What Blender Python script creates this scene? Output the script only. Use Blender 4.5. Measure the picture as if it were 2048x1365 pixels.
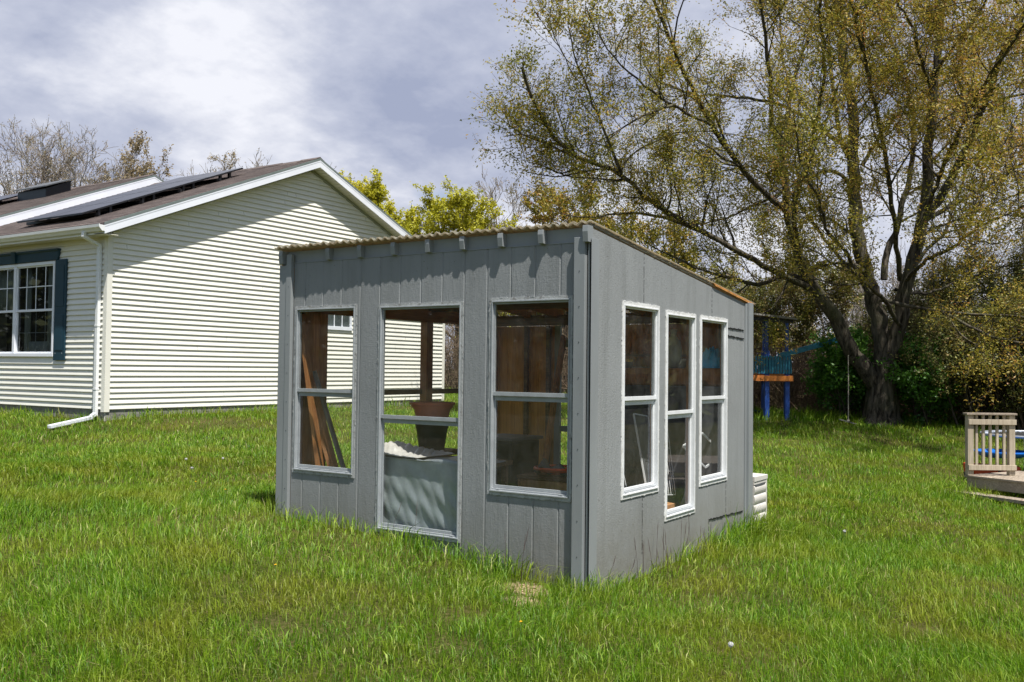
import bpy, bmesh, math, random
import numpy as np
from math import sin, cos, pi, radians
from mathutils import Vector, Matrix

# ------------------------------------------------------------------ clear
for o in list(bpy.data.objects):
    bpy.data.objects.remove(o, do_unlink=True)
sc = bpy.context.scene
COL = sc.collection
rnd = random.Random(7)
NR = np.random.default_rng(11)

# ------------------------------------------------------------------ camera
cd = bpy.data.cameras.new('camera')
cam = bpy.data.objects.new('camera', cd); COL.objects.link(cam)
cd.sensor_width = 36.0
cd.lens = 1894.4 / 2048 * 36.0
cd.clip_end = 2000
_r = Vector((0.54903347, -0.83572007, 0.01158538)); _u = Vector((-0.03177783, -0.00702131, 0.99947029)); _d = Vector((0.83519604, 0.5491108, 0.03041231))
cam.matrix_world = Matrix(((_r.x, _u.x, -_d.x, 0), (_r.y, _u.y, -_d.y, 0), (_r.z, _u.z, -_d.z, 1.45), (0, 0, 0, 1)))
sc.camera = cam

# ------------------------------------------------------------------ world: daylight with broken cloud
SUN = Vector((-0.18, -0.36, 0.916)).normalized()
w = bpy.data.worlds.new('World'); sc.world = w; w.use_nodes = True
nt = w.node_tree; nt.nodes.clear()
N = nt.nodes.new; LK = nt.links.new
out = N('ShaderNodeOutputWorld')
sky = N('ShaderNodeTexSky'); sky.sky_type = 'NISHITA'; sky.sun_disc = False
sky.sun_elevation = math.asin(SUN.z); sky.sun_rotation = math.atan2(SUN.x, SUN.y)
bg1 = N('ShaderNodeBackground'); bg1.inputs[1].default_value = 0.085; LK(sky.outputs[0], bg1.inputs[0])
bg2 = N('ShaderNodeBackground'); bg2.inputs[1].default_value = 1.0
tc = N('ShaderNodeTexCoord'); sep = N('ShaderNodeSeparateXYZ'); LK(tc.outputs['Generated'], sep.inputs[0])
def math_node(op, a, b=None, c=None):
    m = N('ShaderNodeMath'); m.operation = op
    for i, v in enumerate((a, b, c)):
        if v is None: continue
        if isinstance(v, (int, float)): m.inputs[i].default_value = v
        else: LK(v, m.inputs[i])
    return m.outputs[0]
zz = math_node('ADD', math_node('MAXIMUM', sep.outputs[2], 0.0), 0.30)
cx = math_node('DIVIDE', sep.outputs[0], zz); cy = math_node('DIVIDE', sep.outputs[1], zz)
cmb = N('ShaderNodeCombineXYZ'); LK(cx, cmb.inputs[0]); LK(cy, cmb.inputs[1])
CLOUD_OFF = (5.5, 5.1, 3.0)
mp = N('ShaderNodeMapping'); mp.inputs['Location'].default_value = CLOUD_OFF; LK(cmb.outputs[0], mp.inputs[0])
n1 = N('ShaderNodeTexNoise'); n1.inputs['Scale'].default_value = 2.1; n1.inputs['Detail'].default_value = 9; n1.inputs['Roughness'].default_value = 0.52; n1.inputs['Distortion'].default_value = 0.15
LK(mp.outputs[0], n1.inputs['Vector'])
n3 = N('ShaderNodeTexNoise'); n3.inputs['Scale'].default_value = 6.5; n3.inputs['Detail'].default_value = 8; n3.inputs['Roughness'].default_value = 0.6; n3.inputs['Distortion'].default_value = 0.1
LK(mp.outputs[0], n3.inputs['Vector'])
den = math_node('ADD', n1.outputs[0], math_node('MULTIPLY', math_node('SUBTRACT', n3.outputs[0], 0.5), 0.46))
rp = N('ShaderNodeValToRGB'); LK(den, rp.inputs[0])
e = rp.color_ramp.elements
e[0].position = 0.32; e[0].color = (0.245, 0.275, 0.375, 1)
e[1].position = 0.68; e[1].color = (0.59, 0.60, 0.645, 1)
m_ = rp.color_ramp.elements.new(0.49); m_.color = (0.365, 0.39, 0.475, 1)
LK(rp.outputs[0], bg2.inputs[0])
n2 = N('ShaderNodeTexNoise'); n2.inputs['Scale'].default_value = 1.6; n2.inputs['Detail'].default_value = 5
mp2 = N('ShaderNodeMapping'); mp2.inputs['Location'].default_value = (9.3, 4.4, 2.0); LK(cmb.outputs[0], mp2.inputs[0]); LK(mp2.outputs[0], n2.inputs['Vector'])
rp2 = N('ShaderNodeValToRGB'); LK(n2.outputs[0], rp2.inputs[0])
rp2.color_ramp.elements[0].position = 0.66; rp2.color_ramp.elements[0].color = (1, 1, 1, 1)
rp2.color_ramp.elements[1].position = 0.76; rp2.color_ramp.elements[1].color = (0.25, 0.25, 0.25, 1)
# the cloud bank lies ahead and low; overhead and behind the sky is open
bank = math_node('ADD', math_node('MULTIPLY', sep.outputs[0], 0.835), math_node('MULTIPLY', sep.outputs[1], 0.549))
mr1 = N('ShaderNodeMapRange'); mr1.inputs[1].default_value = 0.35; mr1.inputs[2].default_value = 0.75; LK(bank, mr1.inputs[0])
cov = math_node('MULTIPLY', rp2.outputs[0], math_node('ADD', math_node('MULTIPLY', mr1.outputs[0], 0.85), 0.15))
mx = N('ShaderNodeMixShader'); LK(cov, mx.inputs[0]); LK(bg1.outputs[0], mx.inputs[1]); LK(bg2.outputs[0], mx.inputs[2])
LK(mx.outputs[0], out.inputs[0])

# ------------------------------------------------------------------ sun
sl = bpy.data.lights.new('sun', 'SUN'); sl.energy = 5.0; sl.angle = radians(0.55); sl.color = (1.0, 0.965, 0.91)
so = bpy.data.objects.new('sun', sl); COL.objects.link(so)
so.rotation_euler = SUN.to_track_quat('Z', 'Y').to_euler(); so.location = (0, 0, 30)

# ------------------------------------------------------------------ exposure
vs = sc.view_settings
vs.view_transform = 'Standard'; vs.look = 'None'; vs.gamma = 1.0; vs.use_curve_mapping = False
vs.exposure = 0.62
sc.render.engine = 'CYCLES'
sc.cycles.max_bounces = 8; sc.cycles.transparent_max_bounces = 16; sc.cycles.diffuse_bounces = 4

# ================================================================== materials
def nmat(name):
    m = bpy.data.materials.new(name); m.use_nodes = True
    t = m.node_tree; t.nodes.clear()
    o = t.nodes.new('ShaderNodeOutputMaterial'); b = t.nodes.new('ShaderNodeBsdfPrincipled')
    t.links.new(b.outputs[0], o.inputs[0])
    return m, t, b, o
def noise(t, scale, detail=4, rough=0.55, stretch=(1, 1, 1), coord='Object', dist=0.0, loc=(0, 0, 0)):
    tc = t.nodes.new('ShaderNodeTexCoord'); mp = t.nodes.new('ShaderNodeMapping')
    mp.inputs['Scale'].default_value = stretch; mp.inputs['Location'].default_value = loc
    n = t.nodes.new('ShaderNodeTexNoise'); n.inputs['Scale'].default_value = scale; n.inputs['Detail'].default_value = detail
    n.inputs['Roughness'].default_value = rough; n.inputs['Distortion'].default_value = dist
    t.links.new(tc.outputs[coord], mp.inputs[0]); t.links.new(mp.outputs[0], n.inputs['Vector'])
    return n.outputs[0]
def ramp(t, src, stops):
    r = t.nodes.new('ShaderNodeValToRGB'); t.links.new(src, r.inputs[0])
    el = r.color_ramp.elements
    while len(el) < len(stops): el.new(0.5)
    for e_, (p, c) in zip(el, stops):
        e_.position = p; e_.color = (c[0], c[1], c[2], 1) if not isinstance(c, (int, float)) else (c, c, c, 1)
    return r.outputs[0]
def mixc(t, fac, a, b, mode='MIX'):
    m = t.nodes.new('ShaderNodeMix'); m.data_type = 'RGBA'; m.blend_type = mode
    for sock, v in ((m.inputs[0], fac), (m.inputs[6], a), (m.inputs[7], b)):
        if isinstance(v, (int, float)): sock.default_value = v
        elif isinstance(v, tuple): sock.default_value = (v[0], v[1], v[2], 1)
        else: t.links.new(v, sock)
    return m.outputs[2]
def bump(t, b, h, strength=0.3, dist=0.01, prev=None):
    n = t.nodes.new('ShaderNodeBump'); n.inputs['Strength'].default_value = strength; n.inputs['Distance'].default_value = dist
    t.links.new(h, n.inputs['Height'])
    if prev is not None: t.links.new(prev, n.inputs['Normal'])
    t.links.new(n.outputs[0], b.inputs['Normal']); return n.outputs[0]
def simple(name, col, rough=0.6, var=0.25, scale=6, bs=0.0, bscale=40, metal=0.0, spec=None, stretch=(1, 1, 1), dirt=None):
    m, t, b, o = nmat(name)
    n = noise(t, scale, 5, 0.6, stretch)
    lo = tuple(c * (1 - var) for c in col); hi = tuple(min(1, c * (1 + var)) for c in col)
    c = ramp(t, n, [(0.3, lo), (0.7, hi)])
    if dirt:
        n2 = noise(t, scale * 2.7, 6, 0.7, stretch, loc=(5, 3, 1))
        f = ramp(t, n2, [(0.52, 0.0), (0.66, 1.0)])
        c = mixc(t, f, c, dirt)
    t.links.new(c, b.inputs['Base Color'])
    b.inputs['Roughness'].default_value = rough; b.inputs['Metallic'].default_value = metal
    if spec is not None: b.inputs['Specular IOR Level'].default_value = spec
    if bs: bump(t, b, noise(t, bscale, 5, 0.6, stretch), bs, 0.005)
    return m

def siding_mat(name, col, streak):
    # painted textured plywood: raised wood grain, cathedral figure
    m, t, b, o = nmat(name)
    n = noise(t, 1.1, 4, 0.6)
    n2 = noise(t, 7, 5, 0.65, (1, 1, 0.25))
    c = ramp(t, n, [(0.3, tuple(x * 0.9 for x in col)), (0.7, tuple(x * 1.08 for x in col))])
    c = mixc(t, ramp(t, n2, [(0.35, 0.0), (0.75, 0.35)]), c, tuple(x * 1.18 for x in col))
    # tiny nail rust / chips
    v = noise(t, 55, 2, 0.5)
    c = mixc(t, ramp(t, v, [(0.70, 0.0), (0.73, 0.6)]), c, (0.10, 0.085, 0.07))
    st = noise(t, 3.2, 5, 0.7, (2.2, 2.2, 0.16), loc=(3, 1, 0)); c = mixc(t, ramp(t, st, [(0.48, 0.0), (0.68, 0.30)]), c, (0.13, 0.135, 0.125))
    # soil splash near the ground
    tc = t.nodes.new('ShaderNodeTexCoord'); sp = t.nodes.new('ShaderNodeSeparateXYZ'); t.links.new(tc.outputs['Object'], sp.inputs[0])
    mr = t.nodes.new('ShaderNodeMapRange'); mr.inputs[1].default_value = 0.0; mr.inputs[2].default_value = 0.55; mr.inputs[3].default_value = 0.9; mr.inputs[4].default_value = 0.0
    t.links.new(sp.outputs[2], mr.inputs[0])
    nn = noise(t, 9, 5, 0.7)
    mm = t.nodes.new('ShaderNodeMath'); mm.operation = 'MULTIPLY'; t.links.new(mr.outputs[0], mm.inputs[0]); t.links.new(nn, mm.inputs[1])
    c = mixc(t, mm.outputs[0], c, (0.15, 0.13, 0.09))
    t.links.new(c, b.inputs['Base Color']); b.inputs['Roughness'].default_value = 0.62; b.inputs['Specular IOR Level'].default_value = 0.3
    a = noise(t, 34, 5, 0.62, (1, 1, 0.16), dist=1.6)
    a2 = ramp(t, a, [(0.40, 0.0), (0.52, 0.55), (0.60, 1.0)])
    p = bump(t, b, a2, streak * 0.55, 0.0025)
    a3 = noise(t, 75, 3, 0.6, (0.55, 0.55, 1.3))
    bump(t, b, a3, streak * 0.8, 0.0025, p)
    return m
def wood(name, c1, c2, axis=2, rough=0.75, scale=5, bs=0.4, knots=True):
    m, t, b, o = nmat(name)
    st = [9, 9, 9]; st[axis] = 0.55
    n = noise(t, scale, 6, 0.65, tuple(st), dist=0.8)
    c = ramp(t, n, [(0.3, c1), (0.68, c2)])
    n2 = noise(t, 2.2, 3, 0.5)
    c = mixc(t, ramp(t, n2, [(0.4, 0.0), (0.75, 0.45)]), c, tuple(x * 0.5 for x in c1))
    if knots:
        k = noise(t, 5, 1, 0.3, loc=(2, 7, 3))
        c = mixc(t, ramp(t, k, [(0.72, 0.0), (0.78, 0.85)]), c, tuple(x * 0.25 for x in c1))
    t.links.new(c, b.inputs['Base Color']); b.inputs['Roughness'].default_value = rough; b.inputs['Specular IOR Level'].default_value = 0.25
    bump(t, b, n, bs, 0.003)
    return m
def glass_mat(name, tint=(0.95, 0.96, 0.95), dust=0.032):
    m = bpy.data.materials.new(name); m.use_nodes = True; t = m.node_tree; t.nodes.clear()
    o = t.nodes.new('ShaderNodeOutputMaterial'); tr = t.nodes.new('ShaderNodeBsdfTransparent'); gl = t.nodes.new('ShaderNodeBsdfGlossy')
    tr.inputs[0].default_value = (*tint, 1); gl.inputs['Roughness'].default_value = 0.02; gl.inputs[0].default_value = (0.9, 0.93, 0.95, 1)
    lw = t.nodes.new('ShaderNodeLayerWeight'); lw.inputs[0].default_value = 0.5
    pw = t.nodes.new('ShaderNodeMath'); pw.operation = 'POWER'; pw.inputs[1].default_value = 5.0; t.links.new(lw.outputs['Facing'], pw.inputs[0])
    mu = t.nodes.new('ShaderNodeMath'); mu.operation = 'MULTIPLY_ADD'; mu.inputs[1].default_value = 0.90; mu.inputs[2].default_value = 0.06; mu.use_clamp = True
    t.links.new(pw.outputs[0], mu.inputs[0])
    mix = t.nodes.new('ShaderNodeMixShader'); t.links.new(mu.outputs[0], mix.inputs[0]); t.links.new(tr.outputs[0], mix.inputs[1]); t.links.new(gl.outputs[0], mix.inputs[2])
    df = t.nodes.new('ShaderNodeBsdfDiffuse'); df.inputs[0].default_value = (0.5, 0.5, 0.47, 1)
    f = ramp(t, noise(t, 6, 6, 0.7), [(0.35, dust * 0.3), (0.8, dust * 2.4)])
    m2 = t.nodes.new('ShaderNodeMixShader'); t.links.new(f, m2.inputs[0]); t.links.new(mix.outputs[0], m2.inputs[1]); t.links.new(df.outputs[0], m2.inputs[2])
    t.links.new(m2.outputs[0], o.inputs[0]); return m
def foliage_mat(name, stops, trans=0.35, rough=0.5, patch=None, gloss=0.03):
    # stops: colour ramp over the per-leaf tint attribute
    m = bpy.data.materials.new(name); m.use_nodes = True; t = m.node_tree; t.nodes.clear()
    o = t.nodes.new('ShaderNodeOutputMaterial')
    at = t.nodes.new('ShaderNodeAttribute'); at.attribute_name = 'tint'
    c = ramp(t, at.outputs['Fac'], stops)
    if patch:
        n = noise(t, patch[0], 4, 0.6)
        c = mixc(t, ramp(t, n, [(patch[1], 0.0), (patch[2], patch[4])]), c, patch[3])
    df = t.nodes.new('ShaderNodeBsdfDiffuse'); tl = t.nodes.new('ShaderNodeBsdfTranslucent'); gl = t.nodes.new('ShaderNodeBsdfGlossy')
    gl.inputs['Roughness'].default_value = rough; gl.inputs[0].default_value = (0.8, 0.85, 0.8, 1)
    t.links.new(c, df.inputs[0]); t.links.new(c, tl.inputs[0])
    m1 = t.nodes.new('ShaderNodeMixShader'); m1.inputs[0].default_value = trans; t.links.new(df.outputs[0], m1.inputs[1]); t.links.new(tl.outputs[0], m1.inputs[2])
    m2 = t.nodes.new('ShaderNodeMixShader'); m2.inputs[0].default_value = gloss; t.links.new(m1.outputs[0], m2.inputs[1]); t.links.new(gl.outputs[0], m2.inputs[2])
    t.links.new(m2.outputs[0], o.inputs[0]); return m
def bark_mat(name, c1, c2, bs=0.8):
    m, t, b, o = nmat(name)
    n = noise(t, 9, 6, 0.7, (1, 1, 0.22), dist=0.6)
    c = ramp(t, n, [(0.38, c1), (0.62, c2)])
    n2 = noise(t, 1.3, 4, 0.6)
    c = mixc(t, ramp(t, n2, [(0.45, 0.0), (0.7, 0.4)]), c, (c2[0] * 0.8, c2[1] * 1.05, c2[2] * 0.6))
    t.links.new(c, b.inputs['Base Color']); b.inputs['Roughness'].default_value = 0.9; b.inputs['Specular IOR Level'].default_value = 0.15
    bump(t, b, n, bs, 0.03)
    return m

M = {}
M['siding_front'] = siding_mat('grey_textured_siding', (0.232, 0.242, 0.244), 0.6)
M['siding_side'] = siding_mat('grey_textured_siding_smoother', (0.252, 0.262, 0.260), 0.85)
M['trim'] = simple('grey_painted_trim', (0.24, 0.255, 0.258), 0.5, 0.1, 3, 0.25, 14, stretch=(1, 1, 0.3))
M['wood_int'] = wood('brown_interior_lumber', (0.26, 0.10, 0.03), (0.52, 0.24, 0.08))
M['wood_panel'] = wood('brown_interior_panel', (0.50, 0.19, 0.035), (0.80, 0.38, 0.09), scale=3)
M['wood_dark'] = wood('dark_interior_lumber', (0.10, 0.055, 0.03), (0.26, 0.16, 0.09), axis=1)
M['wood_x'] = wood('brown_lumber_x', (0.26, 0.10, 0.03), (0.52, 0.24, 0.08), axis=0)
M['board_light'] = wood('leaning_board_wood', (0.42, 0.19, 0.08), (0.70, 0.38, 0.18))
M['board_grey'] = wood('weathered_board_wood', (0.20, 0.19, 0.17), (0.36, 0.34, 0.31), knots=False)
M['deck'] = wood('weathered_deck_wood', (0.20, 0.16, 0.12), (0.42, 0.35, 0.27), axis=0, knots=False)
M['deck_rail'] = wood('weathered_rail_wood', (0.33, 0.27, 0.19), (0.58, 0.50, 0.38), axis=2)
M['white_peel'] = simple('peeling_white_paint', (0.68, 0.68, 0.66), 0.5, 0.08, 5, 0.3, 60, dirt=(0.50, 0.49, 0.45))
M['grey_peel'] = simple('peeling_grey_white_paint', (0.36, 0.37, 0.365), 0.55, 0.2, 9, 0.4, 60, dirt=(0.19, 0.18, 0.165))
M['white_fr'] = simple('white_window_metal', (0.72, 0.73, 0.73), 0.4, 0.08, 10, 0.1, 60)
M['alu'] = simple('aluminium_window_frame', (0.30, 0.32, 0.33), 0.42, 0.12, 12, 0.1, 60, spec=0.6)
M['glass'] = glass_mat('window_glass')
M['glass_house'] = glass_mat('house_window_glass', (0.5, 0.53, 0.53), 0.02)
M['vinyl'] = simple('cream_vinyl_siding', (0.77, 0.75, 0.665), 0.45, 0.03, 3, 0.08, 25)
M['vinyl_trim'] = simple('cream_corner_trim', (0.77, 0.75, 0.665), 0.4, 0.03, 3)
M['fascia'] = simple('white_fascia', (0.80, 0.82, 0.87), 0.35, 0.05, 2, 0.05, 20)
M['soffit'] = simple('cream_soffit', (0.62, 0.60, 0.50), 0.5, 0.05, 3)
M['gutter'] = simple('white_gutter', (0.78, 0.79, 0.78), 0.35, 0.06, 4)
M['teal'] = simple('dark_teal_paint', (0.003, 0.034, 0.055), 0.6, 0.15, 4)
M['concrete'] = simple('grey_foundation', (0.22, 0.21, 0.19), 0.9, 0.3, 8, 0.3, 30)
M['black'] = simple('black_metal', (0.012, 0.012, 0.014), 0.4, 0.2, 5)
M['curtain'] = simple('pale_curtain', (0.32, 0.36, 0.33), 0.9, 0.15, 4, stretch=(4, 4, 0.3))
M['dark_room'] = simple('dark_room', (0.02, 0.017, 0.015), 0.9, 0.3, 3)
M['drip'] = simple('grey_green_drip_edge', (0.16, 0.19, 0.18), 0.5, 0.1, 4)
def shingle_mat():
    m, t, b, o = nmat('brown_asphalt_shingle')
    tc = t.nodes.new('ShaderNodeTexCoord'); mp = t.nodes.new('ShaderNodeMapping'); mp.inputs['Rotation'].default_value = (0, 0, radians(90))
    br = t.nodes.new('ShaderNodeTexBrick'); br.inputs['Scale'].default_value = 1.0
    br.inputs['Brick Width'].default_value = 0.3; br.inputs['Row Height'].default_value = 0.13; br.inputs['Mortar Size'].default_value = 0.006
    br.inputs['Color1'].default_value = (0.055, 0.042, 0.038, 1); br.inputs['Color2'].default_value = (0.16, 0.125, 0.11, 1); br.inputs['Mortar'].default_value = (0.02, 0.017, 0.016, 1)
    br.inputs['Bias'].default_value = 0.0
    t.links.new(tc.outputs['Object'], mp.inputs[0]); t.links.new(mp.outputs[0], br.inputs['Vector'])
    n = noise(t, 90, 3, 0.6); c = mixc(t, 0.5, br.outputs[0], ramp(t, n, [(0.3, (0.04, 0.032, 0.03)), (0.7, (0.19, 0.155, 0.14))]))
    t.links.new(c, b.inputs['Base Color']); b.inputs['Roughness'].default_value = 0.9; b.inputs['Specular IOR Level'].default_value = 0.2
    bump(t, b, br.outputs['Fac'], -0.6, 0.01)
    return m
M['shingle'] = shingle_mat()
def panel_mat():
    m, t, b, o = nmat('solar_panel_glass')
    tc = t.nodes.new('ShaderNodeTexCoord'); br = t.nodes.new('ShaderNodeTexBrick'); br.offset = 0
    br.inputs['Scale'].default_value = 1; br.inputs['Brick Width'].default_value = 0.158; br.inputs['Row Height'].default_value = 0.158; br.inputs['Mortar Size'].default_value = 0.002
    br.inputs['Color1'].default_value = (0.012, 0.012, 0.016, 1); br.inputs['Color2'].default_value = (0.014, 0.014, 0.02, 1); br.inputs['Mortar'].default_value = (0.07, 0.07, 0.08, 1)
    t.links.new(tc.outputs['Object'], br.inputs['Vector']); t.links.new(br.outputs[0], b.inputs['Base Color'])
    b.inputs['Roughness'].default_value = 0.28; b.inputs['Specular IOR Level'].default_value = 0.7
    return m
M['panel'] = panel_mat()
def roofsheet_mat():
    m, t, b, o = nmat('weathered_corrugated_sheet')
    n = noise(t, 14, 6, 0.7)
    c = ramp(t, n, [(0.3, (0.15, 0.135, 0.10)), (0.5, (0.31, 0.285, 0.22)), (0.7, (0.43, 0.425, 0.375))])
    n2 = noise(t, 30, 4, 0.6, loc=(4, 4, 4)); c = mixc(t, ramp(t, n2, [(0.5, 0.0), (0.62, 0.8)]), c, (0.33, 0.36, 0.30))
    n3 = noise(t, 20, 4, 0.6, loc=(8, 1, 4)); c = mixc(t, ramp(t, n3, [(0.64, 0.0), (0.74, 0.8)]), c, (0.26, 0.13, 0.055))
    t.links.new(c, b.inputs['Base Color']); b.inputs['Roughness'].default_value = 0.85
    bump(t, b, noise(t, 120, 5, 0.7), 0.9, 0.006)
    tl = t.nodes.new('ShaderNodeBsdfTranslucent'); tl.inputs[0].default_value = (0.74, 0.66, 0.52, 1); mx_ = t.nodes.new('ShaderNodeMixShader'); mx_.inputs[0].default_value = 0.5
    t.links.new(b.outputs[0], mx_.inputs[1]); t.links.new(tl.outputs[0], mx_.inputs[2]); t.links.new(mx_.outputs[0], o.inputs[0])
    return m
M['roofsheet'] = roofsheet_mat()
M['rust'] = simple('orange_sheet_edge', (0.45, 0.20, 0.05), 0.7, 0.5, 12, 0.5, 60)
M['tarp_grey'] = simple('grey_plastic_sheet', (0.30, 0.335, 0.345), 0.38, 0.15, 9, 0.35, 30, spec=0.6)
M['tarp_white'] = simple('pale_plastic_sheet', (0.62, 0.60, 0.55), 0.4, 0.2, 5, 0.8, 14)
M['tarp_blue'] = simple('blue_tarp', (0.02, 0.46, 0.95), 0.4, 0.3, 8, 0.5, 20)
M['terracotta'] = simple('terracotta_plastic', (0.42, 0.10, 0.05), 0.5, 0.2, 8)
M['black_plastic'] = simple('black_plastic', (0.015, 0.016, 0.016), 0.5, 0.3, 5)
M['grey_dark'] = simple('dark_grey_plastic', (0.09, 0.095, 0.10), 0.6, 0.3, 6)
M['resin'] = simple('beige_resin', (0.60, 0.57, 0.52), 0.55, 0.06, 5, 0.15, 60)
M['blue_post'] = simple('royal_blue_paint', (0.015, 0.06, 0.26), 0.5, 0.35, 5)
M['teal_slat'] = simple('teal_paint', (0.02, 0.16, 0.23), 0.55, 0.4, 8)
M['orange_wood'] = simple('orange_stained_wood', (0.62, 0.20, 0.035), 0.6, 0.4, 5)
M['rope'] = simple('pale_rope', (0.42, 0.38, 0.30), 0.9, 0.2, 20)
M['blue_plastic'] = simple('bright_blue_plastic', (0.01, 0.14, 0.55), 0.35, 0.2, 4)
M['red_plastic'] = simple('orange_red_plastic', (0.62, 0.07, 0.02), 0.4, 0.25, 5)
M['steel'] = simple('galvanised_steel', (0.36, 0.38, 0.42), 0.4, 0.2, 7, metal=0.4)
M['sand'] = simple('dry_sandy_soil', (0.36, 0.26, 0.165), 0.95, 0.35, 16, 0.8, 50)
M['bark_big'] = bark_mat('grey_brown_bark', (0.018, 0.015, 0.011), (0.13, 0.11, 0.085), 1.0)
M['bark_thin'] = bark_mat('twig_bark', (0.03, 0.026, 0.018), (0.10, 0.083, 0.06), 0.3)
M['bark_grey'] = bark_mat('grey_twig_bark', (0.13, 0.105, 0.09), (0.30, 0.255, 0.22), 0.3)
M['bark_brown'] = bark_mat('brown_brush_bark', (0.09, 0.06, 0.042), (0.24, 0.17, 0.12), 0.3)
M['leaf_olive'] = foliage_mat('olive_spring_leaf', [(0.0, (0.11, 0.14, 0.012)), (0.35, (0.24, 0.225, 0.022)), (0.62, (0.38, 0.30, 0.04)), (0.85, (0.46, 0.28, 0.05)), (1.0, (0.38, 0.16, 0.05))], 0.42)
M['leaf_yellow'] = foliage_mat('yellow_green_leaf', [(0.0, (0.30, 0.31, 0.02)), (0.5, (0.56, 0.53, 0.035)), (1.0, (0.68, 0.58, 0.07))], 0.45)
M['leaf_brown'] = foliage_mat('tan_bud', [(0.0, (0.20, 0.14, 0.07)), (0.5, (0.33, 0.25, 0.13)), (1.0, (0.42, 0.36, 0.22))], 0.3)
M['leaf_green'] = foliage_mat('fresh_green_leaf', [(0.0, (0.035, 0.10, 0.01)), (0.5, (0.07, 0.19, 0.016)), (1.0, (0.15, 0.28, 0.03))], 0.4)
M['leaf_shrub'] = foliage_mat('dull_shrub_leaf', [(0.0, (0.06, 0.075, 0.018)), (0.5, (0.13, 0.145, 0.035)), (0.85, (0.22, 0.20, 0.06)), (1.0, (0.26, 0.17, 0.06))], 0.3)
M['grass'] = foliage_mat('lawn_grass', [(0.0, (0.030, 0.095, 0.003)), (0.4, (0.100, 0.225, 0.006)), (0.70, (0.21, 0.345, 0.014)), (0.88, (0.33, 0.43, 0.05)), (0.955, (0.42, 0.44, 0.13)), (1.0, (0.48, 0.40, 0.22))], 0.38, 0.5, gloss=0.02, patch=(1.3, 0.46, 0.66, (0.27, 0.265, 0.022), 0.62))
M['seedhead'] = foliage_mat('dark_grass_seed_head', [(0.0, (0.10, 0.06, 0.055)), (1.0, (0.22, 0.15, 0.11))], 0.2)
M['puff'] = simple('white_dandelion_puff', (0.50, 0.50, 0.48), 0.9, 0.1, 30)
M['petal'] = simple('yellow_dandelion_petal', (0.80, 0.48, 0.01), 0.7, 0.15, 30)
M['stem'] = simple('green_flower_stem', (0.12, 0.22, 0.04), 0.6, 0.1, 30)

# ================================================================== object helpers
def tag(o, label=None, cat=None, group=None, kind=None):
    if label: o['label'] = label
    if cat: o['category'] = cat
    if group: o['group'] = group
    if kind: o['kind'] = kind
    return o
def empty(name, loc, label=None, cat=None, group=None, rz=0.0):
    o = bpy.data.objects.new(name, None); COL.objects.link(o); o.location = loc; o.rotation_euler = (0, 0, rz); o.empty_display_size = 0.2
    return tag(o, label, cat, group)
def link(name, me, m, parent=None):
    o = bpy.data.objects.new(name, me); COL.objects.link(o)
    if m is not None: me.materials.append(m)
    if parent is not None:
        o.parent = parent
        # child keeps its world coordinates
        loc = Vector(parent.location); p = parent.parent
        if parent.get('_own', 0): pass
        o.matrix_parent_inverse = WM(parent).inverted()
    return o
def WM(o):
    m = Matrix.LocRotScale(o.location, o.rotation_euler, o.scale)
    if o.parent is not None: return WM(o.parent) @ o.matrix_parent_inverse @ m
    return m
def np_mesh(name, V, quads=None, tris=None, attr=None, smooth=False):
    me = bpy.data.meshes.new(name)
    V = np.asarray(V, dtype=np.float32).reshape(-1, 3)
    me.vertices.add(len(V)); me.vertices.foreach_set('co', V.ravel())
    loops = []; starts = []; tot = 0; nq = 0; nt_ = 0
    if quads is not None and len(quads):
        q = np.asarray(quads, dtype=np.int32).reshape(-1, 4); nq = len(q); loops.append(q.ravel()); starts.append(np.arange(nq) * 4); tot = nq * 4
    if tris is not None and len(tris):
        q = np.asarray(tris, dtype=np.int32).reshape(-1, 3); nt_ = len(q); loops.append(q.ravel()); starts.append(tot + np.arange(nt_) * 3); tot += nt_ * 3
    loops = np.concatenate(loops); starts = np.concatenate(starts)
    me.loops.add(len(loops)); me.loops.foreach_set('vertex_index', loops.astype(np.int32))
    me.polygons.add(nq + nt_); me.polygons.foreach_set('loop_start', starts.astype(np.int32))
    if smooth: me.polygons.foreach_set('use_smooth', np.ones(nq + nt_, dtype=bool))
    if attr is not None:
        a = me.attributes.new('tint', 'FLOAT', 'POINT'); a.data.foreach_set('value', np.asarray(attr, dtype=np.float32))
    me.update(calc_edges=True); me.validate()
    return me
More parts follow.
